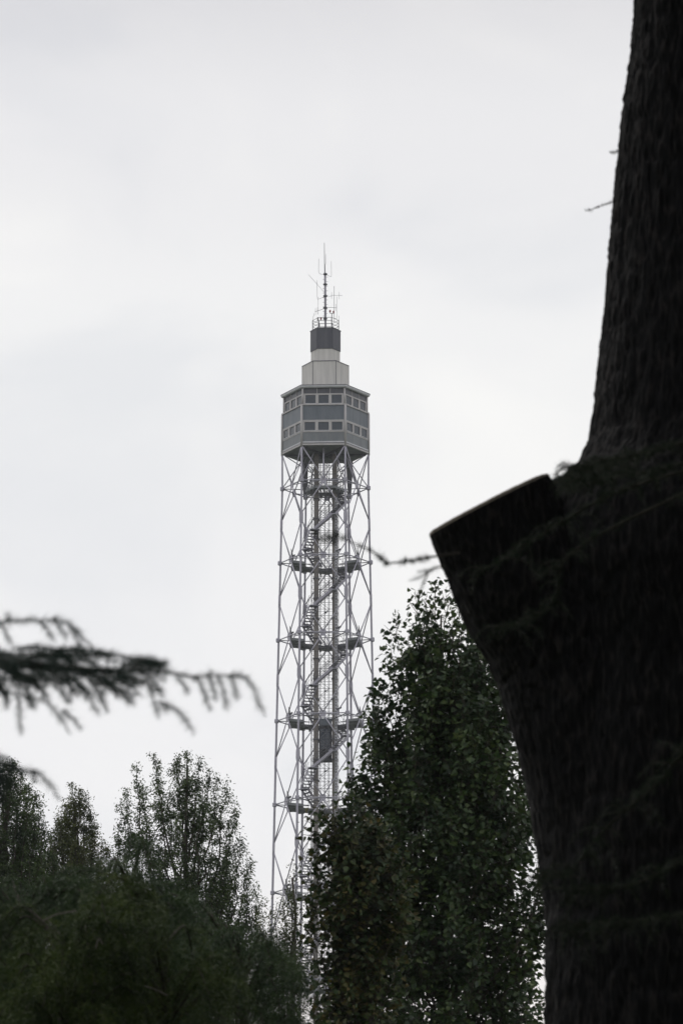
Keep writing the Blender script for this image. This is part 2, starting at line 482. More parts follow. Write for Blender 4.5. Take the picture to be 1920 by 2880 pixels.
# small floodlights on the rings
for i in range(1, 6):
    z, r = ringZ[i], ringR[i]
    for k, off in ((4, 0.62), (5, 0.62), (3, 0.72), (0, 0.7)):
        c = hexv(k, r * off, z + 0.62)
        a = Acc(); a.tube([c + (0, 0, -0.6), c], 0.03, 5)
        a.box(c + (0, 0, 0.08), ((0.9, 0, 0.42), (0, 1, 0), (-0.42, 0, 0.9)), (0.26, 0.13, 0.06))
        mk('floodlight', a, M['steel_dark'], tower)

# lift shaft
mp_ = mpp(1800, D)
zlow = 0.0
for sx, nm in ((-25.3, 'left'), (26.5, 'right')):
    a = Acc(); c = plan(sx * mp_, 0, 0)
    a.box((c[0], c[1], zCab / 2 + 0.1), ((math.cos(ROT), math.sin(ROT), 0), (-math.sin(ROT), math.cos(ROT), 0), (0, 0, 1)), (6.3 * mp_, 0.42, zCab / 2 + 0.1))
    zz = 2.0
    colm = mk('shaft_column', a, M['shaft'], tower)
    ORG[colm.name] = ORG[tower.name]
    while zz < zCab - 1:
        a = Acc(); a.box((c[0], c[1], zz), ((math.cos(ROT), math.sin(ROT), 0), (-math.sin(ROT), math.cos(ROT), 0), (0, 0, 1)), (6.3 * mp_ + 0.07, 0.49, 0.05)); zz += (ringZ[2] - ringZ[3]) / 4
        if zz > 45: mk('clamp_band', a, M['steel_dark'], colm)
a = Acc()
p0 = plan(31.0 * mp_, -0.5, 2.0); p1 = plan(31.0 * mp_, -0.5, ringZ[0] - 1)
a.tube([p0 + (-0.09, 0, 0), p1 + (-0.09, 0, 0)], 0.03, 4); a.tube([p0 + (0.09, 0, 0), p1 + (0.09, 0, 0)], 0.03, 4)
zz = 48.0
while zz < ringZ[0] - 1.2:
    c = plan(31.0 * mp_, -0.5, zz); a.box(c, ((1, 0, 0), (0, 1, 0), (0, 0, 1)), (0.1, 0.02, 0.07)); zz += 0.28
mk('cable_ladder', a, M['fascia'], tower)
a = Acc()
vx = [-38, -14.5, 10.5, 36]
for x in vx:
    for yy in (-0.95, 0.95):
        a.tube([plan(x * mp_, yy, 0), plan(x * mp_, yy, zCab)], 0.024, 4)
zz = 30.0; n = 0; dz = 19 * mp_
while zz < zCab - 0.4:
    a.tube([plan(-38 * mp_, -0.95, zz), plan(36 * mp_, -0.95, zz)], 0.014, 4)
    a.tube([plan(-38 * mp_, 0.95, zz), plan(36 * mp_, 0.95, zz)], 0.02, 4)
    for x in (-38, 36):
        a.tube([plan(x * mp_, -0.95, zz), plan(x * mp_, 0.95, zz)], 0.018, 4)
    if zz + dz < zCab:
        s = 1 if n % 2 else -1
        xa, xb = (-14.5, 10.5) if s > 0 else (10.5, -14.5)
        a.tube([plan(xa * mp_, -0.95, zz), plan(xb * mp_, -0.95, zz + dz)], 0.013, 4)
        a.tube([plan(xb * mp_, 0.95, zz), plan(xa * mp_, 0.95, zz + dz)], 0.018, 4)
    n += 1; zz += dz
mk('shaft_lattice', a, M['steel_dark'], tower, kind='stuff')
for x in (-2.6, -0.6):
    a = Acc(); a.tube([plan(x * mp_, 0.1, 0.2), plan(x * mp_, 0.1, zCab)], 0.022, 5); mk('lift_cable', a, M['steel_dark'], tower)
for yv in (1724, 1945, 2170):
    z = H(yv); a = Acc(); a.box(plan(0.8 * mp_, -0.2, z), ((1, 0, 0), (0, 1, 0), (0, 0, 1)), (0.12, 0.1, 0.06)); a.tube([plan(0.8 * mp_, -0.2, z), plan(10.5 * mp_, -0.95, z)], 0.03, 4); mk('cable_guide', a, M['steel_dark'], tower)

# stairs winding round the shaft, one staircase for each bay
step_me = None
nstep = 0
for i in range(0, 6):
    zb, zt = ringZ[i + 1] - 0.1, ringZ[i] - 0.1
    r = (ringR[i] + ringR[i + 1]) / 2
    pts = [(-0.17, 0.40, 0.0), (-0.42, 0.10, 0.21), (-0.23, -0.33, 0.42), (0.17, -0.33, 0.62), (0.425, 0.02, 0.83), (0.20, 0.40, 1.0)]
    P = [plan(x * r, y * r, zb + f * (zt - zb)) for x, y, f in pts]
    st = Acc()
    rails = Acc()
    steps = []
    for j in range(len(P) - 1):
        A_, B_ = P[j], P[j + 1]
        dxy = B_ - A_; dxy[2] = 0; dl = np.linalg.norm(dxy); dxy = dxy / dl
        sd = np.cross(dxy, (0, 0, 1))
        for s in (-0.42, 0.42):
            st.bar(A_ + sd * s, B_ + sd * s, 0.06, 0.22)
            for h in (0.5, 1.0):
                rails.tube([A_ + sd * s + (0, 0, h), B_ + sd * s + (0, 0, h)], 0.02, 4)
            for f in (0.02, 0.35, 0.68):
                q = A_ * (1 - f) + B_ * f + sd * s
                rails.tube([q, q + (0, 0, 1.0)], 0.018, 4)
        if j == 2:   # soffit plate under the front flight
            st.bar(A_ + (0, 0, -0.12), B_ + (0, 0, -0.12), 0.62, 0.04)
        ns = int(round((B_[2] - A_[2]) / 0.23))
        for q in range(ns):
            f = (q + 0.5) / ns
            steps.append((A_ * (1 - f) + B_ * f, math.atan2(dxy[1], dxy[0])))
        # landing
        st.box(B_ + (0, 0, -0.04), ((dxy[0], dxy[1], 0), tuple(sd), (0, 0, 1)), (0.42, 0.44, 0.03))
    so = mk('staircase', st, M['steel'], tower)
    ORG[so.name] = ORG[tower.name]
    mk('handrail', rails, M['steel_dark'], so)
    if step_me is None:
        sa = Acc(); sa.box((0, 0, 0), ((1, 0, 0), (0, 1, 0), (0, 0, 1)), (0.15, 0.40, 0.022))
        step_me = bpy.data.meshes.new('step'); step_me.from_pydata(sa.verts().tolist(), [], sa.f); step_me.materials.append(M['steel_dark'])
    for c, an in steps:
        o = bpy.data.objects.new('step', step_me); col.objects.link(o); o.parent = so
        o.location = tuple(c - ORG[tower.name]); o.rotation_euler = (0, 0, an); nstep += 1

# cabin -------------------------------------------------------------
rL, rU, rRoof, rSill = 121.8 * mpp(1200, D), 117.3 * mpp(1200, D), 125.5 * mpp(1090, D), 123.8 * mpp(1150, D)
def zc(y, r=None):
    return H(1040 + y / 5.058, -SQ * (rL if r is None else r))
Z = {k: zc(v) for k, v in dict(roof_t=212, roof_b=252, t1=330, w1t=350, w1b=475, s_t=482, s_b=502, p_b=710, w2t=740, w2b=862, b_b=884, p2_b=1015, e_b=1034, g=1046, bot=1070).items()}
def hexpoly(r, z): return [hexv(k, r, z) for k in range(6)]
a = Acc(); a.prism(hexpoly(rL - 0.22, Z['bot'] + 0.05), hexpoly(rL - 0.22, Z['s_b'])); a.prism(hexpoly(rU - 0.22, Z['s_b'] + 0.003), hexpoly(rU - 0.22, Z['roof_b'] + 0.01))
cabin = mk('cabin', a, M['transom'], tower); ORG[cabin.name] = ORG[tower.name]
def fbox(k, r, u0, u1, z0, z1, n0, n1, name, mat, parent):
    """box on face k: u along the face in face lengths, n outward from the face plane"""
    t = R_(60 * k + 30) + ROT
    n = np.array([math.cos(t), math.sin(t), 0]); u = np.array([-n[1], n[0], 0])
    c = np.array([TX, TY, 0]) + n * (r * SQ + (n0 + n1) / 2) + u * (u0 + u1) / 2 * r + np.array([0, 0, (z0 + z1) / 2])
    a = Acc(); a.box(c, (u, n, (0, 0, 1)), (abs(u1 - u0) * r / 2, abs(n1 - n0) / 2, abs(z1 - z0) / 2))
    return mk(name, a, mat, parent)
wc = (-0.311, 0.0, 0.311); ww = 0.121
for k in range(6):
    for row, (r, zt, zb, ft, fb) in enumerate(((rU, Z['w1t'], Z['w1b'], Z['t1'], Z['s_b'] + 0.03), (rL, Z['w2t'], Z['w2b'], Z['p_b'], Z['b_b']))):
        edge = 0.492
        fbox(k, r, -edge, edge, zt, ft, -0.16, 0.0, 'window_head', M['frame'], cabin)
        fbox(k, r, -edge, edge, fb, zb, -0.16, 0.0, 'window_bottom_rail', M['frame'], cabin)
        xs = [-edge] + [q for c in wc for q in (c - ww, c + ww)] + [edge]
        for j in range(0, 8, 2):
            fbox(k, r, xs[j], xs[j + 1], zb + 0.001, zt - 0.001, -0.16, -0.004, 'mullion', M['frame'], cabin)
        for c in wc:
            fbox(k, r, c - ww, c + ww, zb, zt, -0.13, -0.075, 'window_pane', M['glass'], cabin)
            fbox(k, r, c - ww + 0.004, c + ww + 0.02, zb - 0.02, zb + 0.035, -0.05, 0.035, 'window_sill', M['fascia'], cabin)
    for j, c in enumerate((-0.314, 0.0, 0.314)):
        w = 0.152
        fbox(k, rU, c - w, c + w, Z['t1'] + 0.002, Z['roof_b'], -0.17, -0.06, 'transom_panel', M['transom'], cabin)
        if j < 2:
            fbox(k, rU, c + w, c + w + 0.012, Z['t1'] + 0.002, Z['roof_b'], -0.17, -0.02, 'transom_mullion', M['frame'], cabin)
        w = 0.1555
        fbox(k, rL, c - w, c + w, Z['p_b'] + 0.003, Z['s_b'] - 0.003, -0.15, -0.03 - 0.006 * random.random(), 'wall_panel', M['panel'], cabin)
        fbox(k, rL, c - w, c + w, Z['p2_b'] + 0.003, Z['b_b'] - 0.003, -0.15, -0.03 - 0.006 * random.random(), 'wall_panel', M['panel_low'], cabin)
    fbox(k, rL, -0.495, 0.495, Z['e_b'], Z['p2_b'], -0.15, 0.01, 'base_rail', M['fascia'], cabin)
    fbox(k, rL, -0.5, 0.5, Z['bot'], Z['g'], -0.18, 0.05, 'edge_beam', M['frame'], cabin)
    # sill shelf between the storeys
    fbox(k, rSill, -0.499, 0.499, Z['s_b'], Z['s_t'], -0.5, 0.0, 'ledge', M['frame'], cabin)
    # corner posts
    c0 = hexv(k, rL - 0.01, 0); a = Acc(); a.tube([(c0[0], c0[1], Z['bot'] - 0.15), (c0[0], c0[1], Z['s_b'] - 0.002)], 0.115, 8); mk('corner_post', a, M['frame'], cabin, True)
    c0 = hexv(k, rU - 0.02, 0); a = Acc(); a.tube([(c0[0], c0[1], Z['s_t'] + 0.002), (c0[0], c0[1], Z['roof_b'])], 0.10, 8); mk('corner_post', a, M['frame'], cabin, True)
# dark underside with joists
a = Acc(); a.prism(hexpoly(rL - 0.1, Z['bot'] - 0.02), hexpoly(rL - 0.1, Z['bot'] + 0.045)); mk('underside', a, M['platform'], cabin)
for k in range(3):
    a = Acc(); a.bar(hexv(k, rL - 0.3, Z['bot'] - 0.12 - 0.002 * k), hexv(k + 3, rL - 0.3, Z['bot'] - 0.12 - 0.002 * k), 0.16, 0.2); mk('joist', a, M['steel_dark'], cabin)
# roof
a = Acc(); a.prism(hexpoly(rRoof - 0.08, Z['roof_b'] + 0.0), hexpoly(rRoof, Z['roof_b'] + 0.10)); a.prism(hexpoly(rRoof, Z['roof_b'] + 0.101), hexpoly(rRoof, Z['roof_t'] - 0.06))
roof = mk('roof', a, M['fascia'], tower); ORG[roof.name] = ORG[tower.name]
a = Acc(); a.prism(hexpoly(rRoof + 0.03, Z['roof_t'] - 0.058), hexpoly(rRoof + 0.02, Z['roof_t'])); mk('roof_edge', a, M['steel_dark'], roof)
# upper blocks
rB, rD = 65.8 * mpp(1020, D), 41.0 * mpp(960, D)
def z1c(y, r): return H(660 + y / 4.356, -SQ * r)
zB, zD0, zDm, zDt = z1c(1543, rB), z1c(1523, rD), z1c(1395, rD), z1c(1142, rD)
a = Acc(); a.prism(hexpoly(rB - 0.03, Z['roof_t'] - 0.002), hexpoly(rB - 0.03, zB - 0.05))
blk = mk('plant_room', a, M['transom'], tower); ORG[blk.name] = ORG[tower.name]
for k in range(6):
    for u0, u1 in ((-0.496, -0.335), (-0.333, 0.333), (0.335, 0.496)) if False else ((-0.49, 0.49),):
        fbox(k, rB, u0, u1, Z['roof_t'] + 0.01, zB - 0.06, -0.06, -0.004, 'wall_panel', M['block'], blk)
    c0 = hexv(k, rB - 0.02, 0); a = Acc(); a.tube([(c0[0], c0[1], Z['roof_t']), (c0[0], c0[1], zB - 0.05)], 0.035, 6); mk('corner_trim', a, M['steel_dark'], blk)
a = Acc(); a.prism(hexpoly(rB + 0.04, zB - 0.05), hexpoly(rB + 0.02, zB + 0.02)); mk('coping', a, M['steel_dark'], blk)
a = Acc(); a.prism(hexpoly(rD - 0.03, zB + 0.021), hexpoly(rD - 0.03, zDt - 0.03))
drum = mk('upper_drum', a, M['drum_dark'], tower); ORG[drum.name] = ORG[tower.name]
for k in range(6):
    fbox(k, rD, -0.49, 0.49, zB + 0.03, zDm - 0.01, -0.06, 0.0, 'wall_panel', M['block'], drum)
    fbox(k, rD, -0.50, 0.50, zDm, zDt - 0.03, -0.04, 0.06, 'dark_panel', M['drum_dark'], drum)
    fbox(k, rD, -0.45, 0.45, zB + 0.03, zB + 0.09, 0.002, 0.1, 'base_flashing', M['steel_dark'], drum)
a = Acc(); a.prism(hexpoly(rD + 0.10, zDt - 0.03), hexpoly(rD + 0.10, zDt + 0.04)); mk('coping', a, M['drum_dark'], drum)
# roof railing
rr = 36.5 * mpp(920, D); ra = Acc(); zt = zDt + 0.04
for k in range(6):
    A_, B_ = hexv(k, rr, zt), hexv(k + 1, rr, zt)
    ra.tube([A_, A_ + (0, 0, 1.08)], 0.033, 5)
    for h in (0.12, 0.42, 0.74, 1.06): ra.tube([A_ + (0, 0, h), B_ + (0, 0, h)], 0.024, 4)
mk('roof_railing', ra, M['steel_dark'], tower)
# antenna mast
mm = mpp(800, D)
def A1(x, y, dy=0.0):
    p = plan((x - 755) / 4.356 * mm, dy, 0); return np.array([p[0], p[1], H(660 + y / 4.356, 0)])
a = Acc(); a.tube([(TX, TY, zt), A1(755, 1100), A1(753, 1025), A1(752, 760), A1(749, 470)], [0.11, 0.10, 0.115, 0.105, 0.10], 10)
mast = mk('antenna_mast', a, M['mast'], tower, True, label='tapered grey pole with collars and climbing pegs'); ORG[mast.name] = ORG[tower.name]
for y in (1030, 897, 752, 610, 484):
    a = Acc(); c = A1(752, y); a.tube([c + (0, 0, -0.12), c + (0, 0, -0.05), c + (0, 0, 0.05), c + (0, 0, 0.12)], [0.1, 0.20, 0.20, 0.12], 10); mk('collar', a, M['steel_dark'], mast)
a = Acc(); a.tube([A1(747, 470), A1(745, 360)], 0.05, 6); a.tube([A1(743, 365), A1(740, 100)], [0.033, 0.022], 6); mk('rod_antenna', a, M['steel_dark'], mast)
for j, y in enumerate(np.arange(520, 1000, 28)):
    a = Acc(); s = -1 if j % 2 else 1; a.tube([A1(752, y), A1(752 + s * 30, y)], 0.018, 4); mk('climbing_peg', a, M['steel_dark'], mast)
whips = [[(752, 484), (700, 497), (678, 492), (676, 465), (678, 325)], [(752, 484), (800, 500), (822, 494), (822, 462), (820, 300)], [(745, 712), (548, 488)],
         [(752, 755), (700, 770), (655, 778), (650, 740), (647, 540)], [(752, 752), (830, 770)], [(820, 758), (965, 762)], [(832, 722), (832, 800)], [(924, 715), (924, 806)],
         [(752, 897), (690, 906), (622, 920)], [(752, 897), (820, 905), (893, 915)], [(628, 875), (628, 965)], [(652, 868), (652, 955)], [(672, 1015), (672, 800)], [(884, 870), (884, 955)],
         [(604, 1165), (604, 1000), (612, 995), (612, 960)], [(864, 1090), (864, 655)], [(896, 1050), (897, 780)], [(918, 1165), (918, 1040), (918, 995)], [(757, 360), (757, 240)],
         [(862, 1048), (896, 1050)]]
for j, w in enumerate(whips):
    dy = [-0.9, 0.7, 0.0, 0.5, -0.4, -0.4, -0.4, -0.4, 0.6, -0.5, 0.6, 0.6, -1.1, -0.5, 0.0, -0.6, -0.6, 0.0, 0.0, -0.6][j]
    n_ = len(w)
    pts = [A1(x, y, dy * (1 if n_ < 3 and j not in (2, 4, 8, 9) else min(1, q / max(1, n_ - 1) * 1.5))) for q, (x, y) in enumerate(w)]
    a = Acc(); a.tube(pts, 0.015 if j in (0, 1, 3) else (0.021 if j in (8, 9, 15) else 0.014), 5); mk('whip_antenna', a, M['steel_dark'], mast)
for x, y, dy in ((815, 963, -0.7), (858, 973, -0.7), (704, 1048, -0.6)):
    a = Acc(); c = A1(x, y, dy); a.tube([c + (0, 0, -0.13), c + (0, 0, -0.06), c + (0, 0, 0.08), c + (0, 0, 0.14)], [0.05, 0.085, 0.085, 0.03], 8); mk('warning_lamp', a, M['red'], mast)
a = Acc(); a.tube([A1(815, 975, -0.7), A1(815, 990, -0.7), A1(858, 990, -0.7), A1(858, 978, -0.7)], 0.03, 5); a.tube([A1(836, 990, -0.7), A1(836, 1140, -0.7)], 0.035, 5)
a.tube([A1(704, 1060, -0.6), A1(704, 1070, -0.6), A1(680, 1075, -0.6), A1(680, 1140, -0.6)], 0.03, 5); mk('lamp_bracket', a, M['steel_dark'], mast)
a = Acc(); c = A1(664, 1052, -0.6); a.box(c, ((1, 0, 0), (0, 1, 0), (0, 0, 1)), (0.07, 0.05, 0.16)); a.tube([c, A1(680, 1080, -0.6)], 0.03, 4); mk('panel_antenna', a, M['block'], mast)

# lift car
z0, z1_ = H(2141, -0.2), H(2022, -0.2)
car_c = plan(1.0 * mp_, 0.0, z0)
car = thing('elevator_car', car_c, 'dark grey elevator car hanging between the two shaft columns', 'elevator')
a = Acc(); hw = 17.3 * mp_
def bx(acc, x0, x1, y0, y1, zz0, zz1):
    p = [plan(1.0 * mp_ + xx, yy, zz0) for xx, yy in ((x0, y0), (x1, y0), (x1, y1), (x0, y1))]
    q = [np.array([v[0], v[1], zz1]) for v in p]
    acc.prism(p, q)
bx(a, -hw, hw, -0.52, 0.52, z0 + 0.12, z1_ - 0.7); mk('body', a, M['car'], car)
a = Acc(); bx(a, -hw - 0.03, hw + 0.03, -0.56, 0.56, z0, z0 + 0.118); mk('floor_frame', a, M['steel_dark'], car)
a = Acc(); bx(a, -hw + 0.02, hw - 0.02, -0.45, 0.45, z1_ - 0.698, z1_); mk('roof_housing', a, M['panel'], car)
for s in (-0.52, 0.02):
    a = Acc(); bx(a, s * hw * 1.5, (s + 0.5) * hw * 1.5, -0.545, -0.522, z0 + 1.1, z1_ - 1.0); mk('window_pane', a, M['glass'], car)

# ------------------------------------------------------------------ trees
POP_T = [(0, 0, 0), (0.38, 0, -0.07), (1.05, 0, -0.03), (0.10, 0.38, 0.05), (0.46, 0.36, 0.04), (0.10, -0.38, 0.05), (0.46, -0.36, 0.04)]
POP_F = [(0, 3, 1), (3, 4, 1), (4, 2, 1), (0, 1, 5), (5, 1, 6), (6, 1, 2)]
NAR_T = [(0, 0, 0), (0.45, 0.22, 0.05), (1, 0, -0.06), (0.45, -0.22, 0.05)]
NAR_F = [(0, 1, 2), (0, 2, 3)]
BIG_T = [(0, 0, 0), (0.42, 0.38, 0.06), (1, 0, -0.06), (0.42, -0.38, 0.06)]
NDL_T = [(0, -0.5, 0), (0, 0.5, 0), (1, 0, 0)]
NDL_F = [(0, 1, 2)]

def bez(p0, p1, p2, p3, n):
    t = np.linspace(0, 1, n)[:, None]
    return (1 - t) ** 3 * p0 + 3 * (1 - t) ** 2 * t * p1 + 3 * (1 - t) * t ** 2 * p2 + t ** 3 * p3

def plume(wood, out, p0, p1, spread, ntw, leaf_step, r0=0.03, ang=(25, 60), droop=0.0, jit=0.05, tmin=0.12, up=0.6):
    """an ascending branch p0 -> p1 with side twigs; leaf points go to out as (pos, dir, radial)"""
    p0, p1 = np.asarray(p0, float), np.asarray(p1, float)
    L = np.linalg.norm(p1 - p0)
    h = p1 - p0; hxy = np.array([h[0], h[1], 0])
    c = bez(p0, p0 + hxy * 0.45 + np.array([0, 0, h[2] * 0.22]), p1 - np.array([0, 0, h[2] * up * 0.6]) - hxy * 0.05, p1, 12)
    c[1:-1] += rng.normal(0, 0.012 * L, (10, 3))
    wood.tube(c, np.linspace(r0, r0 * 0.12, 12), 5, False)
    ts = tmin + (1 - tmin) * rng.random(ntw) ** 0.8
    for t in ts:
        f = t * 11; i = min(int(f), 10); q = c[i] * (1 - (f - i)) + c[i + 1] * (f - i)
        tg = c[i + 1] - c[i]; tg = tg / np.linalg.norm(tg)
        rd = rng.normal(0, 1, 3); rd -= tg * np.dot(rd, tg); rd /= np.linalg.norm(rd)
        an = R_(rng.uniform(*ang))
        d = tg * math.cos(an) + rd * math.sin(an)
        env = min(1.0, (1 - t) * 2.6 + 0.13) * (0.55 + 0.45 * min(1, t * 3))
        tl = spread * env * rng.uniform(0.5, 1.15)
        n = max(3, int(tl / leaf_step))
        s = np.linspace(0.12, 1, n)[:, None]
        pts = q + d * tl * s + np.array([0, 0, -1.0]) * droop * tl * s ** 2
        wood.tube([q, pts[n // 2], pts[-1]], [max(0.006, r0 * 0.2), max(0.004, r0 * 0.12), 0.002], 3, False)
        out.append((pts + rng.normal(0, jit, pts.shape), np.repeat(d[None, :], n, 0), np.repeat(rd[None, :], n, 0)))
    # leaves along the branch tip itself
    k = max(4, int(0.3 * L / leaf_step)); ii = np.linspace(0.72, 1.0, k) * 11
    pts = np.array([c[min(int(f), 10)] * (1 - (f - min(int(f), 10))) + c[min(int(f), 10) + 1] * (f - min(int(f), 10)) for f in ii])
    out.append((pts + rng.normal(0, jit * 0.7, pts.shape), np.repeat(np.array([[0, 0, 1.0]]), k, 0), rng.normal(0, 1, (k, 3))))

def finish_tree(root, wood, trunk_acc, out, template, faces, size, mat, hang=0.5, bark='bark_thin', single=0, keep=None, mult=1, spreadj=0.05):
    P = np.concatenate([o[0] for o in out]); Dr = np.concatenate([o[1] for o in out]); Rd = np.concatenate([o[2] for o in out])
    if mult > 1:
        P = np.repeat(P, mult, 0); Dr = np.repeat(Dr, mult, 0); Rd = np.repeat(Rd, mult, 0)
        P = P + rng.normal(0, spreadj, P.shape)
    if keep is not None:
        k = keep(P); P, Dr, Rd = P[k], Dr[k], Rd[k]
    n = len(P)
    A = unit(0.5 * Dr + 0.6 * unit(Rd) + np.array([0, 0, -hang]) + rng.normal(0, 0.45, (n, 3)))
    N = unit(rng.normal(0, 0.65, (n, 3)) + np.array([0, -0.35, 0.55]))
    S = size * np.clip(rng.normal(0.95, 0.24, n), 0.4, 1.5)
    mk('trunk', trunk_acc, M[bark], root, True)
    mk('branches', wood, M[bark], root, True, kind='stuff')
    rest = np.ones(n, bool)
    if single:
        # the leaves that show largest: near, facing the camera, inside the picture
        B = unit(np.cross(N, unit(A))); NN = np.cross(unit(A), B)
        face = np.abs(NN[:, 1])
        depth = P @ FWD; px = 960 + FPX * P[:, 0] / depth; py = 1440 - FPX * ((P - np.array([0, 0, CAMZ])) @ UPV) / depth
        ok = (px > 780) & (px < 1400) & (py > 1640) & (py < 2880)
        cell = {}
        score = S / size * (0.4 + face) - 0.35 * (P[:, 1] - P[:, 1].mean())
        score[~ok] = -99
        order = np.argsort(-score); pick = []
        for i_ in order:
            if score[i_] < -50 or len(pick) >= single: break
            key = (int(px[i_] // 26), int(py[i_] // 26))
            if cell.get(key, 0) >= 1: continue
            cell[key] = 1; pick.append(i_)
        me = bpy.data.meshes.new('leaf'); me.from_pydata([tuple(v) for v in template], [], faces); me.materials.append(mat)
        for i_ in pick:
            a_ = unit(A[i_]); b_ = unit(np.cross(N[i_], a_)); n_ = np.cross(a_, b_)
            o = bpy.data.objects.new('leaf', me); col.objects.link(o); o.parent = root
            mt = Matrix(((a_[0], b_[0], n_[0]), (a_[1], b_[1], n_[1]), (a_[2], b_[2], n_[2]))).to_4x4()
            o.matrix_local = Matrix.Translation(Vector(P[i_] - ORG[root.name])) @ mt @ Matrix.Scale(float(S[i_]), 4)
        rest[pick] = False
    V, F = scatter(template, faces, P[rest], A[rest], N[rest], S[rest])
    mk_np('foliage', V, F, mat, root, kind='stuff')
    return n

def trunk_to(base, top, r0, r1, wob=0.1, n=14):
    base, top = np.asarray(base, float), np.asarray(top, float)
    t = np.linspace(0, 1, n)[:, None]
    c = base * (1 - t) + top * t; c[1:-1] += rng.normal(0, wob, (n - 2, 3)) * np.array([1, 1, 0])
    a = Acc(); rr_ = r0 * (1 - t[:, 0]) + r1 * t[:, 0]; rr_[0] *= 1.35
    a.tube(c, rr_, 10)
    return a, c
def on_trunk(c, z):
    i = int(np.clip(np.searchsorted(c[:, 2], z) - 1, 0, len(c) - 2)); f = np.clip((z - c[i, 2]) / (c[i + 1, 2] - c[i, 2]), 0, 1)
    return c[i] * (1 - f) + c[i + 1] * f

# --- poplar beside the tower -----------------------------------------
PY = 58.0
base = at(1260, 2880, PY); base[2] = 0
pop = thing('poplar_tree', base, 'tall dense poplar with dark green heart-shaped leaves beside the big trunk', 'tree')
tr, tcv = trunk_to(base - (0, 0, 0.1), at(1240, 1730, PY), 0.16, 0.012, 0.03)
wood, out = Acc(), []
# silhouette of the crown: left and right edge by picture row
Lx = [(1640, 1216), (1700, 1165), (1770, 1120), (1850, 1095), (1900, 1080), (2000, 1066), (2110, 1045), (2200, 1000), (2300, 955), (2420, 935), (2600, 925), (2750, 925), (2880, 930), (3300, 980)]
Rx = [(1640, 1245), (1700, 1330), (1770, 1410), (1850, 1465), (1900, 1490), (2000, 1525), (2110, 1545), (2200, 1560), (2300, 1575), (2420, 1585), (2600, 1590), (2750, 1590), (2880, 1590), (3300, 1570)]
def edge(tab, y): return np.interp(y, [q[0] for q in tab], [q[1] for q in tab])
tips = [(1222, 1632, 0.0), (1200, 1668, -.1), (1165, 1668, 0.1), (1252, 1660, 0.1), (1290, 1690, -.1), (1112, 1728, 0.1), (1150, 1770, -0.2), (1200, 1740, -0.3), (1098, 1790, 0.2), (1260, 1760, -0.3), (1320, 1760, 0.2), (1090, 1870, 0.0), (1072, 1905, -0.1), (1056, 1935, 0.2), (1040, 2012, 0.0), (1050, 2100, -0.2), (985, 2170, 0.0), (1010, 2150, 0.1), (1025, 2230, -0.4), (1000, 2185, -.2), (1005, 2240, .2), (990, 2290, 0), (1030, 2180, .3), (1040, 2270, -.3), (1055, 1975, -.2), (1050, 1955, .1), (1062, 2050, -.1), (1048, 2075, .2), (1020, 2130, 0)]
for y in np.linspace(1740, 2960, 300):
    l, r = edge(Lx, y), edge(Rx, y)
    u = rng.uniform(-1, 1); ph = rng.uniform(0, 2 * math.pi); rd = math.sqrt(rng.uniform(0.12, 1))
    x = (l + r) / 2 + (r - l) / 2 * 0.97 * rd * math.cos(ph)
    tips.append((x, y + 10, (r - l) / 2 * mpp(y, PY) * 0.95 * rd * math.sin(ph)))
for x, y, dy in tips:
    p1 = at(x, y, PY + dy)
    if y > 2640 and rng.random() < 0.36: continue
    bl = 0.8 + 0.55 * abs(p1[0] - base[0]) + rng.uniform(0, 0.6)
    zb = max(2.0, p1[2] - bl * 1.15)
    plume(wood, out, on_trunk(tcv, zb), p1, 0.42, 15 if y < 1800 else (20 if y < 1900 else 27), 0.044, 0.014, (18, 58), 0.10, 0.055, 0.25)
npop = finish_tree(pop, wood, tr, out, POP_T, POP_F, 0.077, M['poplar'], 0.55, single=300)

# --- browning tree in front of the tower ---------------------------------
BY = 52.0
base = at(1010, 2880, BY); base[2] = 0
brn = thing('poplar_tree', base, 'lower bushy poplar with browning olive leaves overlapping the foot of the tower', 'tree')
tr, tcv = trunk_to(base - (0, 0, 0.1), at(1010, 2330, BY), 0.11, 0.01, 0.03)
wood, out = Acc(), []
Lx2 = [(2240, 975), (2280, 935), (2320, 915), (2400, 905), (2500, 898), (2560, 893), (2650, 902), (2720, 905), (2800, 885), (2880, 870), (3300, 910)]
Rx2 = [(2240, 985), (2280, 1060), (2320, 1110), (2400, 1150), (2500, 1180), (2560, 1190), (2650, 1120), (2720, 1100), (2800, 1080), (2880, 1150), (3300, 1120)]
tips = [(868, 2283, 0.0), (905, 2262, 0.1), (935, 2270, -0.1), (975, 2235, 0.0), (925, 2330, 0.1), (893, 2400, 0.0), (880, 2490, 0.0), (884, 2440, 0.1), (873, 2545, 0.0), (870, 2600, 0.0), (905, 2690, 0.1), (880, 2765, 0.0)]
for y in np.linspace(2290, 3000, 120):
    l, r = edge(Lx2, y), edge(Rx2, y); ph = rng.uniform(0, 2 * math.pi); rd = math.sqrt(rng.uniform(0.1, 1))
    tips.append(((l + r) / 2 + (r - l) / 2 * 0.92 * rd * math.cos(ph) + rng.normal(0, 13), y, (r - l) / 2 * mpp(y, BY) * rd * math.sin(ph)))
for x, y, dy in tips:
    if y > 2700 and rng.random() < 0.4: continue
    p1 = at(x, y, BY + dy); zb = max(1.5, p1[2] - 0.55 - 0.8 * abs(p1[0] - base[0]) - rng.uniform(0, 0.3))
    plume(wood, out, on_trunk(tcv, zb), p1, 0.30, 22, 0.042, 0.012, (25, 70), 0.15, 0.045, 0.3)
nbrn = finish_tree(brn, wood, tr, out, POP_T, POP_F, 0.070, M['brownleaf'], 0.6, single=300)

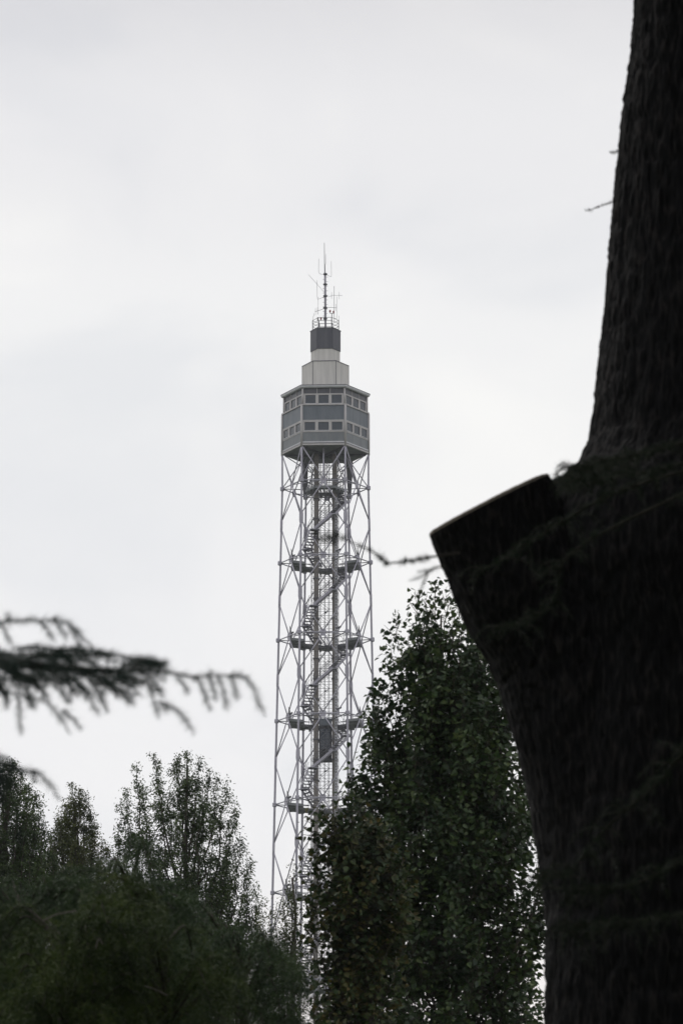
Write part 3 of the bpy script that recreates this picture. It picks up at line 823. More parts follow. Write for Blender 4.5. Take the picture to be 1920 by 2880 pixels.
# --- fine-leaved trees on the left ---------------------------------------
def fine_tree(Y, base_x, top, tips, label, mat, fill, spread, ntw, size, group=None, bw=1.0, step=0.055, mult=10):
    base = at(base_x, 2880, Y); base[2] = 0
    t = thing('deciduous_tree', base, label, 'tree', group)
    tr, c = trunk_to(base - (0, 0, 0.1), at(top[0], top[1] + 40, Y), 0.26 * bw, 0.02, 0.04, 18)
    wood, out = Acc(), []
    tips = list(tips) + list(fill)
    for x, y, dy in tips:
        p1 = at(x, y, Y + dy)
        off = math.hypot(p1[0] - c[-1][0], dy)
        zb = max(4, p1[2] - 1.5 - 2.2 * off - rng.uniform(0, 1.0))
        plume(wood, out, on_trunk(c, zb), p1, spread, ntw, step, 0.042 * bw, (18, 55), 0.45, 0.035, 0.12)
    return finish_tree(t, wood, tr, out, NAR_T, NAR_F, size, mat, 0.8, mult=mult, spreadj=0.058)
FY = 105.0
tips = [(528, 2112, 0), (500, 2128, .3), (436, 2122, -.2), (385, 2150, .2), (560, 2130, -.4), (590, 2160, .4), (612, 2185, -.2), (640, 2196, 0), (660, 2250, .3), (400, 2210, .5), (450, 2200, -.6), (360, 2215, 0), (340, 2262, -.3),
        (530, 2190, .7), (480, 2215, .9), (570, 2220, -.8), (650, 2300, -.2), (676, 2362, 0), (332, 2320, .2), (420, 2300, -.5), (500, 2290, -.9), (600, 2290, .8), (345, 2370, .4), (380, 2340, .8), (706, 2424, 0), (690, 2450, .4), (640, 2390, -.7), (714, 2490, -.2), (560, 2350, 1.0), (460, 2390, .9), (700, 2560, 0), (650, 2470, .7), (600, 2480, -.9), (400, 2420, .3), (720, 2540, .3),(680, 2520, -.6), (350, 2430, -.5)]
fill = [(rng.uniform(350, 700), y, rng.uniform(-1.3, 1.3)) for y in np.linspace(2380, 2720, 34)]
n1 = fine_tree(FY, 528, (528, 2112), tips, 'fine-leaved deciduous tree with feathery spires left of the tower, sky showing through', M['hornbeam'], fill, 0.52, 25, 0.069, 'deciduous trees behind the cedars')
tips = [(34, 2136, 0), (10, 2150, .3), (-30, 2120, 0), (60, 2180, -.3), (75, 2215, .2), (103, 2232, 0), (118, 2262, .4), (20, 2230, .6), (-60, 2180, -.3), (45, 2260, -.6), (90, 2300, .6), (130, 2310, 0), (0, 2310, .8), (60, 2360, .9), (120, 2370, -.7), (80, 2250, -.5), (140, 2345, .3), (30, 2190, -.4), (100, 2330, -.3), (150, 2400, .2)]
fill = [(rng.uniform(-150, 140), y, rng.uniform(-1.2, 1.2)) for y in np.linspace(2290, 2640, 34)]
n2 = fine_tree(100, 5, (20, 2136), tips, 'fine-leaved deciduous tree cut by the left edge of the photo', M['hornbeam'], fill, 0.52, 23, 0.068, 'deciduous trees behind the cedars')
tips = [(204, 2214, 0), (226, 2224, -.2), (243, 2228, .2), (185, 2262, 0), (255, 2280, .4), (165, 2300, .3), (275, 2312, -.1), (215, 2300, .7), (240, 2350, -.7), (298, 2380, 0), (180, 2350, -.6), (150, 2380, .5), (285, 2420, .5), (220, 2410, .9), (150, 2335, -.2), (170, 2280, -.3), (262, 2330, .5), (288, 2360, -.4), (200, 2260, .5), (310, 2430, 0), (135, 2420, -.4)]
fill = [(rng.uniform(140, 310), y, rng.uniform(-1.1, 1.1)) for y in np.linspace(2350, 2640, 30)]
n3 = fine_tree(112, 212, (212, 2214), tips, 'narrow fine-leaved deciduous tree between the feathery tree and the left edge', M['olive'], fill, 0.52, 23, 0.068, 'deciduous trees behind the cedars')
tips = [(824, 2428, 0), (815, 2470, .2), (800, 2506, -.1), (780, 2540, .2), (762, 2560, -.2), (832, 2530, -.2), (735, 2545, 0), (725, 2590, .2), (800, 2580, -.3), (845, 2690, .2), (760, 2630, .3), (820, 2650, .3), (730, 2650, -.2), (790, 2690, -.3), (845, 2715, .1), (700, 2690, .1), (800, 2620, .3)]
fill = [(rng.uniform(720, 860), y, rng.uniform(-.6, .6)) for y in np.linspace(2660, 2900, 10)]
n4 = fine_tree(85, 800, (822, 2428), tips, 'small thin olive-leaved tree standing in front of the tower legs', M['olive'], fill, 0.34, 17, 0.056, None, 0.55, 0.05, 6)

# --- needle-bearing growth -----------------------------------------------
def resample(pts, step):
    pts = np.asarray(pts, float); seg = np.linalg.norm(np.diff(pts, axis=0), axis=1); s = np.concatenate([[0], np.cumsum(seg)])
    n = max(2, int(s[-1] / step) + 1); q = np.linspace(0, s[-1], n)
    return np.stack([np.interp(q, s, pts[:, k]) for k in range(3)], 1)
class Needles:
    def __init__(self): self.P, self.A, self.S = [], [], []
    def along(self, pts, step, k, length, fwd=0.6, taper=True, skip=0.0):
        c = resample(pts, step)
        if skip: c = c[int(len(c) * skip):]
        if len(c) < 2: return
        tg = unit(np.gradient(c, axis=0)); n = len(c)
        P = np.repeat(c, k, 0); T = np.repeat(tg, k, 0)
        r = rng.normal(0, 1, P.shape); r -= T * np.sum(r * T, 1, keepdims=True); r = unit(r)
        self.P.append(P + rng.normal(0, step * 0.25, P.shape)); self.A.append(unit(r + fwd * T + rng.normal(0, 0.15, P.shape)))
        sc = np.ones(n)
        if taper: sc = np.minimum(1, 0.45 + 3 * (1 - np.linspace(0, 1, n)))
        self.S.append(length * np.repeat(sc, k) * rng.uniform(0.7, 1.15, len(P)))
    def build(self, name, mat, parent, width):
        P, A, S = np.concatenate(self.P), np.concatenate(self.A), np.concatenate(self.S)
        N = rng.normal(0, 1, P.shape)
        T = np.array(NDL_T, float); T[:, 1] *= width
        V, F = scatter(T, NDL_F, P, A, N, S)
        mk_np(name, V, F, mat, parent, kind='stuff'); return len(P)

def curve(pts, n=10):
    """smooth curve through points (Catmull-Rom)"""
    p = np.asarray(pts, float); p = np.concatenate([[2 * p[0] - p[1]], p, [2 * p[-1] - p[-2]]]); o = []
    for i in range(1, len(p) - 2):
        t = np.linspace(0, 1, n, endpoint=False)[:, None]
        o.append(0.5 * (2 * p[i] + (p[i + 1] - p[i - 1]) * t + (2 * p[i - 1] - 5 * p[i] + 4 * p[i + 1] - p[i + 2]) * t ** 2 + (3 * p[i] - p[i - 1] - 3 * p[i + 1] + p[i + 2]) * t ** 3))
    return np.concatenate(o + [p[-2][None]])

# young cedars: arching boughs in loose layers with hanging fringes, dark mass at the lower left
TOPX = [-400, 0, 100, 200, 290, 344, 425, 476, 516, 603, 717, 861, 930, 1000]
TOPY = [2560, 2530, 2556, 2535, 2492, 2452, 2468, 2530, 2575, 2650, 2702, 2742, 2810, 2880]
def young_cedar(Y, bx_, xr, lift, label, nb, mat):
    base = at(bx_, 2880, Y); base[2] = 0
    t = thing('cedar_tree', base, label, 'tree', 'young drooping cedars at the lower left')
    ty = np.interp(bx_, TOPX, TOPY) + lift
    apex = at(bx_, ty + 12, Y)
    tr, c = trunk_to(base - (0, 0, 0.1), apex, 0.09, 0.006, 0.02, 12)
    wood, nd = Acc(), Needles()
    for i in range(nb):
        tx = bx_ + (xr[0] if rng.random() < 0.5 else xr[1]) * rng.uniform(0.12, 1.0)
        y = np.interp(tx, TOPX, TOPY) + lift + (rng.normal(0, 30) if i % 5 == 0 else rng.uniform(45, 480))
        dY = rng.uniform(-1.0, 1.0)
        tipp = at(tx, y, Y + dY)
        dist = math.hypot(tipp[0] - apex[0], dY)
        st_ = on_trunk(c, min(apex[2] - 0.03, tipp[2] - 0.05 + 0.22 * dist - rng.uniform(0, 0.35)))
        mid = st_ * 0.35 + tipp * 0.65 + np.array([0, 0, 0.10 + 0.10 * dist])
        cv = curve([st_, mid, tipp], 8)
        wood.tube(cv, np.linspace(0.012, 0.003, len(cv)), 4, False)
        dirh = unit((tipp - st_) * np.array([1, 1, 0])); sd = np.cross(dirh, (0, 0, 1))
        L = np.linalg.norm(tipp - st_)
        for j in range(int(7 + L * 24)):
            tt = rng.uniform(0.15, 1) ** 0.8; q = cv[int(tt * (len(cv) - 1))]
            s_ = rng.choice((-1, 1)); bl = rng.uniform(0.08, 0.24) * (1.25 - 0.7 * tt)
            e1 = q + (dirh * rng.uniform(0.3, 0.8) + sd * s_ * rng.uniform(0.2, 0.8)) * bl + np.array([0, 0, rng.uniform(-0.01, 0.03)])
            e2 = e1 + (dirh * 0.3 + sd * s_ * 0.15) * bl * 0.6; e2[2] -= bl * rng.uniform(0.6, 1.4)
            nd.along(curve([q, e1, e2], 4), 0.023, 5, 0.032, 0.8, True)
        nd.along(cv, 0.02, 6, 0.034, 0.5, True)
    mk('trunk', tr, M['bark_thin'], t, True)
    mk('branches', wood, M['bark_thin'], t, True, kind='stuff')
    return t, nd.build('foliage', mat, t, 0.13)
cA, k1 = young_cedar(27.0, 372, (-240, 190), 0, 'dark drooping young cedar with the tallest rounded top under the feathery tree', 95, M['needle'])
cB, k2 = young_cedar(26.0, 70, (-220, 210), 18, 'dark drooping young cedar at the lower left corner', 105, M['needle'])
cC, k3 = young_cedar(28.5, 690, (-210, 215), 14, 'low drooping young cedar below the tower foot', 105, M['needle'])
cD, k4 = young_cedar(24.0, 470, (-260, 240), 95, 'olive drooping young cedar in front of the other young cedars', 95, M['needle_olive'])
cE, k7 = young_cedar(23.0, 210, (-240, 220), 130, 'olive drooping young cedar low at the left, in front of the darker ones', 90, M['needle_olive'])
# bare grey twigs poking out of the young cedars
for j, (tree, pts) in enumerate(((cE, [(120, 2590), (160, 2572), (215, 2562)]), (cD, [(405, 2772), (440, 2785), (470, 2800)]), (cD, [(340, 2742), (362, 2738), (370, 2750)]), (cE, [(270, 2668), (278, 2640), (290, 2655)]))):
    a = Acc(); Yq = 21.9 if tree is cE else 22.9
    a.tube(curve([at(x, y, Yq) for x, y in pts], 6), 0.004, 5); mk('bare_twig', a, M['deadwood'], tree)

# near cedar whose bough reaches in from the left
NY = 11.0
base = np.array([-3.4, NY + 0.4, 0.0])
near = thing('cedar_tree', base, 'near cedar reaching in from the left with blurred bluish needle boughs', 'tree')
tr, tcv = trunk_to(base - (0, 0, 0.1), base + (0.1, 0, 12.0), 0.28, 0.05, 0.03)
mk('trunk', tr, M['bark_thin'], near, True)
wood, nd = Acc(), Needles()
def P2(pts, dy=0.0): return [at(x, y, NY + dy) for x, y in pts]
def shoot(pts, dy=0.0, k=11, ln=0.024, r0=0.0022, step=0.0075):
    c = curve(P2(pts, dy), 8)
    wood.tube(c, np.linspace(r0, 0.0009, len(c)), 4, False)
    nd.along(c, step, k, ln, 0.7)
zb_ = at(-100, 1800, NY)[2]
main = [(-900, 1790), (-400, 1838), (-100, 1858), (60, 1868), (200, 1880), (330, 1886), (430, 1888), (485, 1893), (550, 1903), (610, 1900), (660, 1900), (695, 1908)]
c = curve([base + (0.1, 0, zb_ + 0.25)] + P2(main), 8)
wood.tube(c, np.interp(np.linspace(0, 1, len(c)), [0, 0.5, 0.62, 1], [0.03, 0.005, 0.0035, 0.0012]), 6, False)
nd.along(curve(P2(main[2:]), 8), 0.009, 10, 0.024, 0.6)
for q in ([(-60, 1752), (0, 1750), (50, 1746), (110, 1745), (160, 1744), (200, 1757), (232, 1790), (262, 1822)], [(112, 1748), (132, 1770), (152, 1802)], [(150, 1742), (170, 1765), (187, 1797)], [(0, 1750), (16, 1775), (32, 1812)], [(196, 1760), (212, 1790), (228, 1822)], [(22, 1748), (24, 1735), (26, 1722)],
          [(-80, 1925), (0, 1938), (80, 1960), (130, 1975), (165, 2010), (197, 2062)], [(50, 1958), (56, 2000), (60, 2066)], [(178, 1996), (200, 2015), (230, 2052)], [(20, 1945), (18, 1975), (20, 1995)], [(80, 1962), (82, 1980), (92, 1990)],
          [(205, 1905), (240, 1945), (280, 2010)], [(150, 1925), (175, 1950), (197, 1978)], [(280, 1940), (290, 1968), (303, 2002)], [(325, 1930), (345, 1950), (372, 1978)], [(200, 1930), (200, 1960), (190, 1975)],
          [(420, 1925), (432, 1965), (447, 2020)], [(445, 1975), (480, 1985), (510, 2010), (546, 2062)], [(462, 1980), (468, 1995), (470, 2003)], [(545, 1902), (570, 1935), (592, 2000)], [(585, 1902), (598, 1930), (606, 1970)], [(612, 1903), (628, 1940), (638, 1996)], [(650, 1903), (660, 1935), (666, 1968)], [(640, 1900), (690, 1905), (715, 1945), (746, 2012)],
          [(430, 1910), (445, 1935), (462, 1962)], [(495, 1900), (515, 1925), (530, 1952)], [(588, 1902), (590, 1890), (600, 1888)], [(340, 1935), (365, 1950), (378, 1962)],
          [(-40, 2120), (20, 2150), (60, 2168), (95, 2168), (130, 2195), (168, 2248)], [(90, 2168), (98, 2185), (100, 2200)], [(-60, 2125), (0, 2140), (30, 2180), (45, 2225)], [(-20, 2130), (5, 2180), (15, 2240)], [(-60, 2160), (-20, 2200), (10, 2270)], [(-60, 2110), (10, 2128), (40, 2150), (60, 2185)],
          [(360, 1870), (385, 1855), (420, 1856), (440, 1870)], [(260, 1840), (285, 1832), (310, 1850)]):
    shoot(q, rng.uniform(-0.12, 0.12))
for i in range(118):
    x0 = rng.uniform(-220, 430); yc = np.interp(x0, [-160, 60, 430], [1846, 1862, 1884])
    th = np.interp(x0, [-160, 0, 250, 430], [46, 46, 42, 24])
    y0 = yc + rng.uniform(-1.05, 1.2) * th
    ln = rng.uniform(60, 150) * np.interp(x0, [-160, 250, 400], [1, 1, 0.75])
    sl = rng.uniform(-0.1, 0.6) + (0.25 if y0 > yc else 0)
    shoot([(x0, y0), (x0 + ln * 0.5, y0 + ln * (0.18 * sl - 0.04)), (x0 + ln * 0.95, y0 + ln * (0.6 * sl + 0.02))], rng.uniform(-0.35, 0.35), 9, 0.024)
for i in range(30):
    x0 = rng.uniform(-180, 380); y0 = np.interp(x0, [-160, 60, 430], [1880, 1898, 1900]) + rng.uniform(-20, 10)
    ln = rng.uniform(20, 95)
    shoot([(x0, y0), (x0 + ln * 0.45, y0 + ln * 0.4), (x0 + ln * 0.8, y0 + ln * 1.05)], rng.uniform(-0.3, 0.3), 8, 0.024)
for i in range(30):
    x0 = rng.uniform(-120, 20); y0 = rng.uniform(2110, 2215)
    shoot([(x0, y0), (x0 + 25, y0 + 12), (x0 + 45, y0 + 50)], rng.uniform(-0.15, 0.15), 7)
c = curve([base + (0.1, 0, zb_ - 0.05)] + P2([(-700, 2090), (-200, 2090), (-40, 2120)]), 6)
wood.tube(c, np.linspace(0.025, 0.003, len(c)), 5, False)
c = curve([base + (0.1, 0, zb_ + 0.05)] + P2([(-700, 1880), (-80, 1925)]), 6); wood.tube(c, np.linspace(0.02, 0.003, len(c)), 5, False)
c = curve([base + (0.1, 0, zb_ + 0.35)] + P2([(-700, 1740), (-60, 1752)]), 6); wood.tube(c, np.linspace(0.02, 0.003, len(c)), 5, False)
# more boughs outside the picture, higher up and to the far side
for i in range(44):
    ph = rng.uniform(0, 2 * math.pi); z = rng.uniform(5.2, 12); ln = 2.2 * (13.5 - z) / 8 + 0.4
    if math.cos(ph) > -0.3: ln = min(ln, 1.9)
    s_ = base + np.array([0.05, 0, z]); e_ = s_ + np.array([math.cos(ph) * ln, math.sin(ph) * ln, -0.2 * ln])
    cv = curve([s_, (s_ + e_) / 2 + (0, 0, 0.15), e_], 8); wood.tube(cv, np.linspace(0.025, 0.004, len(cv)), 4, False)
    for j in range(int(ln * 14)):
        q = cv[int(rng.uniform(0.15, 1) * (len(cv) - 1))]; dv = unit(rng.normal(0, 1, 3) * np.array([1, 1, 0.2]) + np.array([math.cos(ph), math.sin(ph), 0]) * 0.8) * rng.uniform(0.2, 0.45)
        nd.along(curve([q, q + dv * 0.6, q + dv + (0, 0, -0.12)], 3), 0.03, 5, 0.045, 0.5)
mk('branches', wood, M['bark_thin'], near, True, kind='stuff')
k5 = nd.build('foliage', M['needle_blue'], near, 0.085)

# --- the big old cedar at the right ---------------------------------------
GY = 22.0
def vnoise(u, v, nu, nv, seed):
    """value noise, periodic in u (0..1), nv cells for v (0..1)"""
    g_ = np.random.default_rng(seed).random((nv + 2, nu))
    fu = (u % 1.0) * nu; fv = v * nv
    i = np.floor(fu).astype(int); j = np.floor(fv).astype(int); a_ = fu - i; b_ = fv - j
    a_ = a_ * a_ * (3 - 2 * a_); b_ = b_ * b_ * (3 - 2 * b_)
    i0, i1 = i % nu, (i + 1) % nu
    return (g_[j, i0] * (1 - a_) + g_[j, i1] * a_) * (1 - b_) + (g_[j + 1, i0] * (1 - a_) + g_[j + 1, i1] * a_) * b_

def bark_tube(C, Rr, nth, nz, amp, seed, nc=90, zr=None):
    """tube along points C with furrowed bark"""
    C = np.asarray(C, float); s = np.concatenate([[0], np.cumsum(np.linalg.norm(np.diff(C, axis=0), axis=1))])
    cs = curve(C, 12); ss = np.concatenate([[0], np.cumsum(np.linalg.norm(np.diff(cs, axis=0), axis=1))])
    rs = np.interp(np.linspace(0, len(C) - 1, len(cs)), np.arange(len(C)), Rr)
    q = np.linspace(0, ss[-1], nz)
    if zr:   # finer rings where the picture shows the trunk
        zz_ = cs[:, 2]; s0, s1 = np.interp(zr[0], zz_, ss), np.interp(zr[1], zz_, ss); m0 = int(nz * 0.12); m1 = int(nz * 0.16)
        q = np.concatenate([np.linspace(0, s0, m0, endpoint=False), np.linspace(s0, s1, nz - m0 - m1, endpoint=False), np.linspace(s1, ss[-1], m1)])
    c = np.stack([np.interp(q, ss, cs[:, k]) for k in range(3)], 1); r = np.interp(q, ss, rs)
    # ease the radius steps
    ker = np.hanning(15)[1:-1]; ker /= ker.sum(); r = np.convolve(np.pad(r, 6, mode='edge'), ker, 'valid')
    tg = unit(np.gradient(c, axis=0))
    ax = unit(np.cross(tg, np.tile([0.0, 1.0, 0], (nz, 1)))); ay = np.cross(tg, ax)
    th = np.linspace(0, 1, nth, endpoint=False)
    U, V = np.meshgrid(th, q / ss[-1])
    Lm = ss[-1]
    U2 = U + 0.012 * (vnoise(U, V, 12, int(Lm * 2.5), seed + 5) - 0.5)
    n1_ = vnoise(U2, V, nc, int(Lm * 7), seed); n2_ = vnoise(U2, V, int(nc * 2.3), int(Lm * 22), seed + 1); n3_ = vnoise(U, V, 7, int(Lm * 0.9) + 1, seed + 2)
    n4_ = vnoise(U, V, nc * 4, int(Lm * 60), seed + 3)
    rid = np.abs(n1_ - 0.5) * 2
    disp = amp * (0.9 * (1 - (1 - rid) ** 3) + 0.5 * n2_ + 0.45 * n4_ - 1.0) + 0.05 * (n3_ - 0.5) * r[:, None]
    rad = r[:, None] + disp
    ang = U * 2 * math.pi
    Vv = c[:, None, :] + rad[..., None] * (np.cos(ang)[..., None] * ax[:, None, :] + np.sin(ang)[..., None] * ay[:, None, :])
    Vv = Vv.reshape(-1, 3)
    ii, jj = np.meshgrid(np.arange(nz - 1), np.arange(nth), indexing='ij')
    F = np.stack([ii * nth + jj, ii * nth + (jj + 1) % nth, (ii + 1) * nth + (jj + 1) % nth, (ii + 1) * nth + jj], -1).reshape(-1, 4)
    return Vv, F[:, ::-1], c, tg, rad
prof = [(2880, 1972, 428), (2500, 1970, 440), (2200, 1975, 440), (1900, 1985, 440), (1650, 1990, 490), (1480, 1993, 462), (1420, 1997, 428), (1375, 2002, 394), (1330, 2006, 364), (1290, 2010, 352), (1250, 2012, 347), (1050, 2018, 330), (700, 2022, 311), (350, 2028, 287), (0, 2036, 256)]
C_, Rr_ = [], []
b0 = at(1975, 2880, GY)
C_ += [np.array([b0[0], GY, -0.3]), np.array([b0[0], GY, 0.3]), np.array([b0[0], GY, 1.3])]; Rr_ += [1.15, 1.0, 0.86]
for y, x, r in prof:
    p = at(x, y, GY); C_.append(p); Rr_.append(r * mpp(y, GY))
p = C_[-1]
for dz_, r in ((2, 0.42), (5, 0.35), (9, 0.22), (13, 0.05)):
    C_.append(p + (0.02 * dz_, 0.0, dz_)); Rr_.append(r)
old = thing('cedar_tree', (b0[0], GY, 0), 'massive dark old cedar trunk with a sawn-off limb along the right edge', 'tree')
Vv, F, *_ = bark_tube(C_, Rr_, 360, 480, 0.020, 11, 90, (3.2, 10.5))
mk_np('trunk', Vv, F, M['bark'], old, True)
lim = [((1850, 2450), 330), ((1790, 2260), 300), ((1728, 2090), 272), ((1636, 1868), 244), ((1565, 1750), 226), ((1497, 1663), 212), ((1436, 1548), 199), ((1372, 1424), 190)]
LC = [at(q[0], q[1], GY - 0.04 * i) for i, (q, r) in enumerate(lim)]; LR = [r * mpp(1800, GY) for q, r in lim]
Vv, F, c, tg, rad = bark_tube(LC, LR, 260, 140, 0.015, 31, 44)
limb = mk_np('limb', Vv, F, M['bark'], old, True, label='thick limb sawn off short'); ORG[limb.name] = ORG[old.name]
CC = [at(1800, 2000, GY + 0.02), at(1735, 1760, GY + 0.02), at(1668, 1560, GY), at(1618, 1430, GY - 0.02), at(1594, 1378, GY - 0.02), at(1586, 1352, GY - 0.02), at(1584, 1343, GY - 0.02)]
V3, F3, *_ = bark_tube(CC, [0.42, 0.36, 0.29, 0.24, 0.20, 0.13, 0.01], 160, 240, 0.014, 51, 28)
mk_np('fork_collar', V3, F3, M['bark'], old, True)
# sawn end: slightly domed disc closing the last ring
nth = 260; last = Vv[-nth:]; cc = last.mean(0); nrm = tg[-1]
V2 = [last + nrm * 0.0]
for s, h in ((0.985, 0.010), (0.93, 0.016), (0.6, 0.02), (0.25, 0.022)):
    V2.append(cc + (last - cc) * s + nrm * (h + 0.004 * rng.random((nth, 1))))
V2 = np.concatenate(V2 + [(cc + nrm * 0.022)[None]])
F2 = []
for j in range(4):
    for k in range(nth):
        F2.append((j * nth + k, j * nth + (k + 1) % nth, (j + 1) * nth + (k + 1) % nth, (j + 1) * nth + k))
a = Acc(); a.add(V2, [f[::-1] for f in F2] + [(4 * nth + k, 4 * nth + (k + 1) % nth, 5 * nth)[::-1] for k in range(nth)])
mk('sawn_face', a, M['cutwood'], limb)
# thin bare twigs on the trunk edge
for pts in ([(1735, 564), (1715, 570), (1690, 578), (1664, 588), (1643, 593)], [(1745, 425), (1735, 426), (1726, 428), (1716, 431)]):
    c = curve([at(x, y, GY - 0.02) for x, y in pts], 6); a = Acc(); a.tube(c, np.linspace(0.0035, 0.0016, len(c)), 5)
    for q in c[2:-1]:
        for _k in range(2):
            d = rng.normal(0, 1, 3); d /= np.linalg.norm(d); a.tube([q, q + d * 0.016], [0.0018, 0.0012], 3)
    mk('bare_twig', a, M['bark_thin'], old)
# needle sprays hanging in front of the trunk and one reaching left across the tower
wood, nd = Acc(), Needles()
def spray(pts, Ys, k=8, ln=0.03, r0=0.004, sub=0, step=0.014, sl=(0.1, 0.25), skip=0.0):
    c = curve([at(x, y, Yq) for (x, y), Yq in zip(pts, np.linspace(Ys[0], Ys[1], len(pts)))], 8)
    wood.tube(c, np.linspace(r0, 0.0015, len(c)), 5, False)
    nd.along(c, step, k, ln, 0.5, True, skip)
    for j in range(sub):
        q = c[int(rng.uniform(0.05, 1) * (len(c) - 1))]
        d = unit(rng.normal(0, 1, 3) * np.array([1, 0.8, 0.25]) + np.array([-0.5, 0, -0.15])) * rng.uniform(*sl)
        bc = curve([q, q + d * 0.6, q + d + (0, 0, -0.4 * np.linalg.norm(d))], 4)
        wood.tube(bc, np.linspace(0.0025, 0.001, len(bc)), 3, False); nd.along(bc, 0.016, k, ln, 0.5)
    return c
TYq = 14.5
# twig across the tower: sparse tufts
def tuft(x, y, Yq, rpx, n=26, ln=0.020):
    n = int(n * 2.2)
    c = at(x, y, Yq); s = rpx * mpp(y, Yq)
    P = c + rng.normal(0, 0.45, (n, 3)) * s; nd.P.append(P); nd.A.append(unit(rng.normal(0, 1, (n, 3)))); nd.S.append(ln * rng.uniform(0.7, 1.2, n))
tw = [(1290, 1555), (1215, 1566), (1170, 1574), (1130, 1580), (1085, 1582), (1060, 1560), (1020, 1538), (965, 1517), (930, 1508), (880, 1497)]
c = curve([at(x, y, Yq) for (x, y), Yq in zip(tw, np.linspace(TYq + 1.5, TYq - 1.5, len(tw)))], 8)
wood.tube(c, np.linspace(0.005, 0.0016, len(c)), 5, False)
for x, y, r, n in ((1200, 1568, 9, 40), (1180, 1572, 9, 40), (1160, 1578, 8, 34), (1140, 1577, 8, 36), (1128, 1583, 6, 20), (1085, 1583, 8, 40), (1072, 1570, 9, 46), (1060, 1562, 6, 20), (1040, 1548, 5, 16), (1012, 1534, 5, 16), (965, 1512, 6, 20), (945, 1504, 9, 48), (925, 1510, 8, 34), (905, 1516, 5, 16), (940, 1525, 7, 24), (890, 1498, 4, 12)):
    tuft(x, y, np.interp(x, [880, 1290], [TYq - 1.5, TYq + 1.5]), r, n)
for pts in ([(1250, 1590), (1215, 1602), (1185, 1622), (1150, 1633)], [(1205, 1606), (1190, 1640), (1174, 1684)], [(1225, 1598), (1196, 1606), (1172, 1607)], [(945, 1506), (925, 1520), (905, 1522)]):
    c = curve([at(x, y, TYq + (0.8 if x > 1100 else -1.2)) for x, y in pts], 6); wood.tube(c, np.linspace(0.003, 0.001, len(c)), 4, False)
    nd.along(c, 0.008, 8, 0.018, 0.6)
# draped sprays
spray([(2250, 1150), (1920, 1245), (1800, 1275), (1700, 1295), (1640, 1315), (1602, 1338)], (18.5, 19.2), 9, 0.03, 0.008, 46, sl=(0.06, 0.16))
spray([(2250, 1190), (1960, 1290), (1800, 1330), (1680, 1345), (1620, 1348)], (18.6, 19.3), 9, 0.03, 0.008, 40, sl=(0.06, 0.14))
spray([(2250, 1260), (1900, 1330), (1700, 1400), (1560, 1480), (1420, 1570), (1330, 1610)], (18.0, 19.0), 8, 0.03, 0.008, 46, sl=(0.06, 0.16))
spray([(2250, 1250), (1850, 1420), (1600, 1560), (1560, 1680), (1480, 1750), (1360, 1762)], (17.8, 18.8), 8, 0.03, 0.007, 40, sl=(0.06, 0.14))
spray([(2300, 1950), (1960, 2090), (1850, 2200), (1700, 2330), (1600, 2450), (1520, 2478)], (17.0, 18.0), 8, 0.03, 0.007, 46, sl=(0.08, 0.18))
spray([(2300, 2300), (1950, 2410), (1800, 2480), (1680, 2500), (1560, 2500)], (17.2, 18.0), 8, 0.03, 0.007, 40, sl=(0.08, 0.18))
spray([(2300, 2480), (1920, 2570), (1780, 2590), (1640, 2600), (1580, 2640)], (17.2, 18.0), 8, 0.03, 0.007, 40, sl=(0.08, 0.18))
for i in range(110):
    x0 = rng.uniform(1605, 1800); y0 = np.interp(x0, [1580, 1640, 1800], [1350, 1322, 1270]) + rng.uniform(0, 60); Yq = rng.uniform(19.6, 21.0)
    ln = rng.uniform(25, 60)
    c = curve([at(x0, y0, Yq), at(x0 - ln * 0.5, y0 - ln * 0.10, Yq), at(x0 - ln, y0 + ln * rng.uniform(-0.1, 0.5), Yq)], 4)
    wood.tube(c, np.linspace(0.003, 0.001, len(c)), 3, False); nd.along(c, 0.010, 11, 0.020, 0.4)
# the crown over and behind the picture: spreading boughs, kept above the view
nb = 0
for i in range(190):
    ph = rng.uniform(0, 2 * math.pi); z = 11.0 + 12.0 * rng.uniform(0, 1) ** 1.5
    ln = rng.uniform(4, 9) * (25 - z) / 14 + 0.5
    toward = -math.sin(ph)
    if toward < -0.3 and rng.random() < 0.6: ph = -ph; toward = -toward
    if toward < 0.1:
        z = max(z, 13.5 + 3.0 * abs(toward)); ln = min(ln, 4.0)
    if math.cos(ph) < -0.2: ln = min(ln, 2.6)
    s_ = np.array([b0[0] + 0.15, GY, z]); e_ = s_ + np.array([math.cos(ph) * ln, math.sin(ph) * ln, 0.02 * ln])
    cv = curve([s_, (s_ + e_) / 2 + (0, 0, 0.5), e_], 10); wood.tube(cv, np.linspace(0.07, 0.008, len(cv)), 5, False)
    for j in range(int(ln * 16)):
        q = cv[int(rng.uniform(0.12, 1) * (len(cv) - 1))]
        dv = unit(rng.normal(0, 1, 3) * np.array([1, 1, 0.12]) + np.array([math.cos(ph), math.sin(ph), 0]) * 0.5) * rng.uniform(0.4, 1.0)
        nd.along(curve([q, q + dv * 0.6, q + dv + (0, 0, -0.1)], 3), 0.20, 4, 0.36, 0.4)
mk('branches', wood, M['bark_thin'], old, True, kind='stuff')
k6 = nd.build('foliage', M['needle_dark'], old, 0.10)

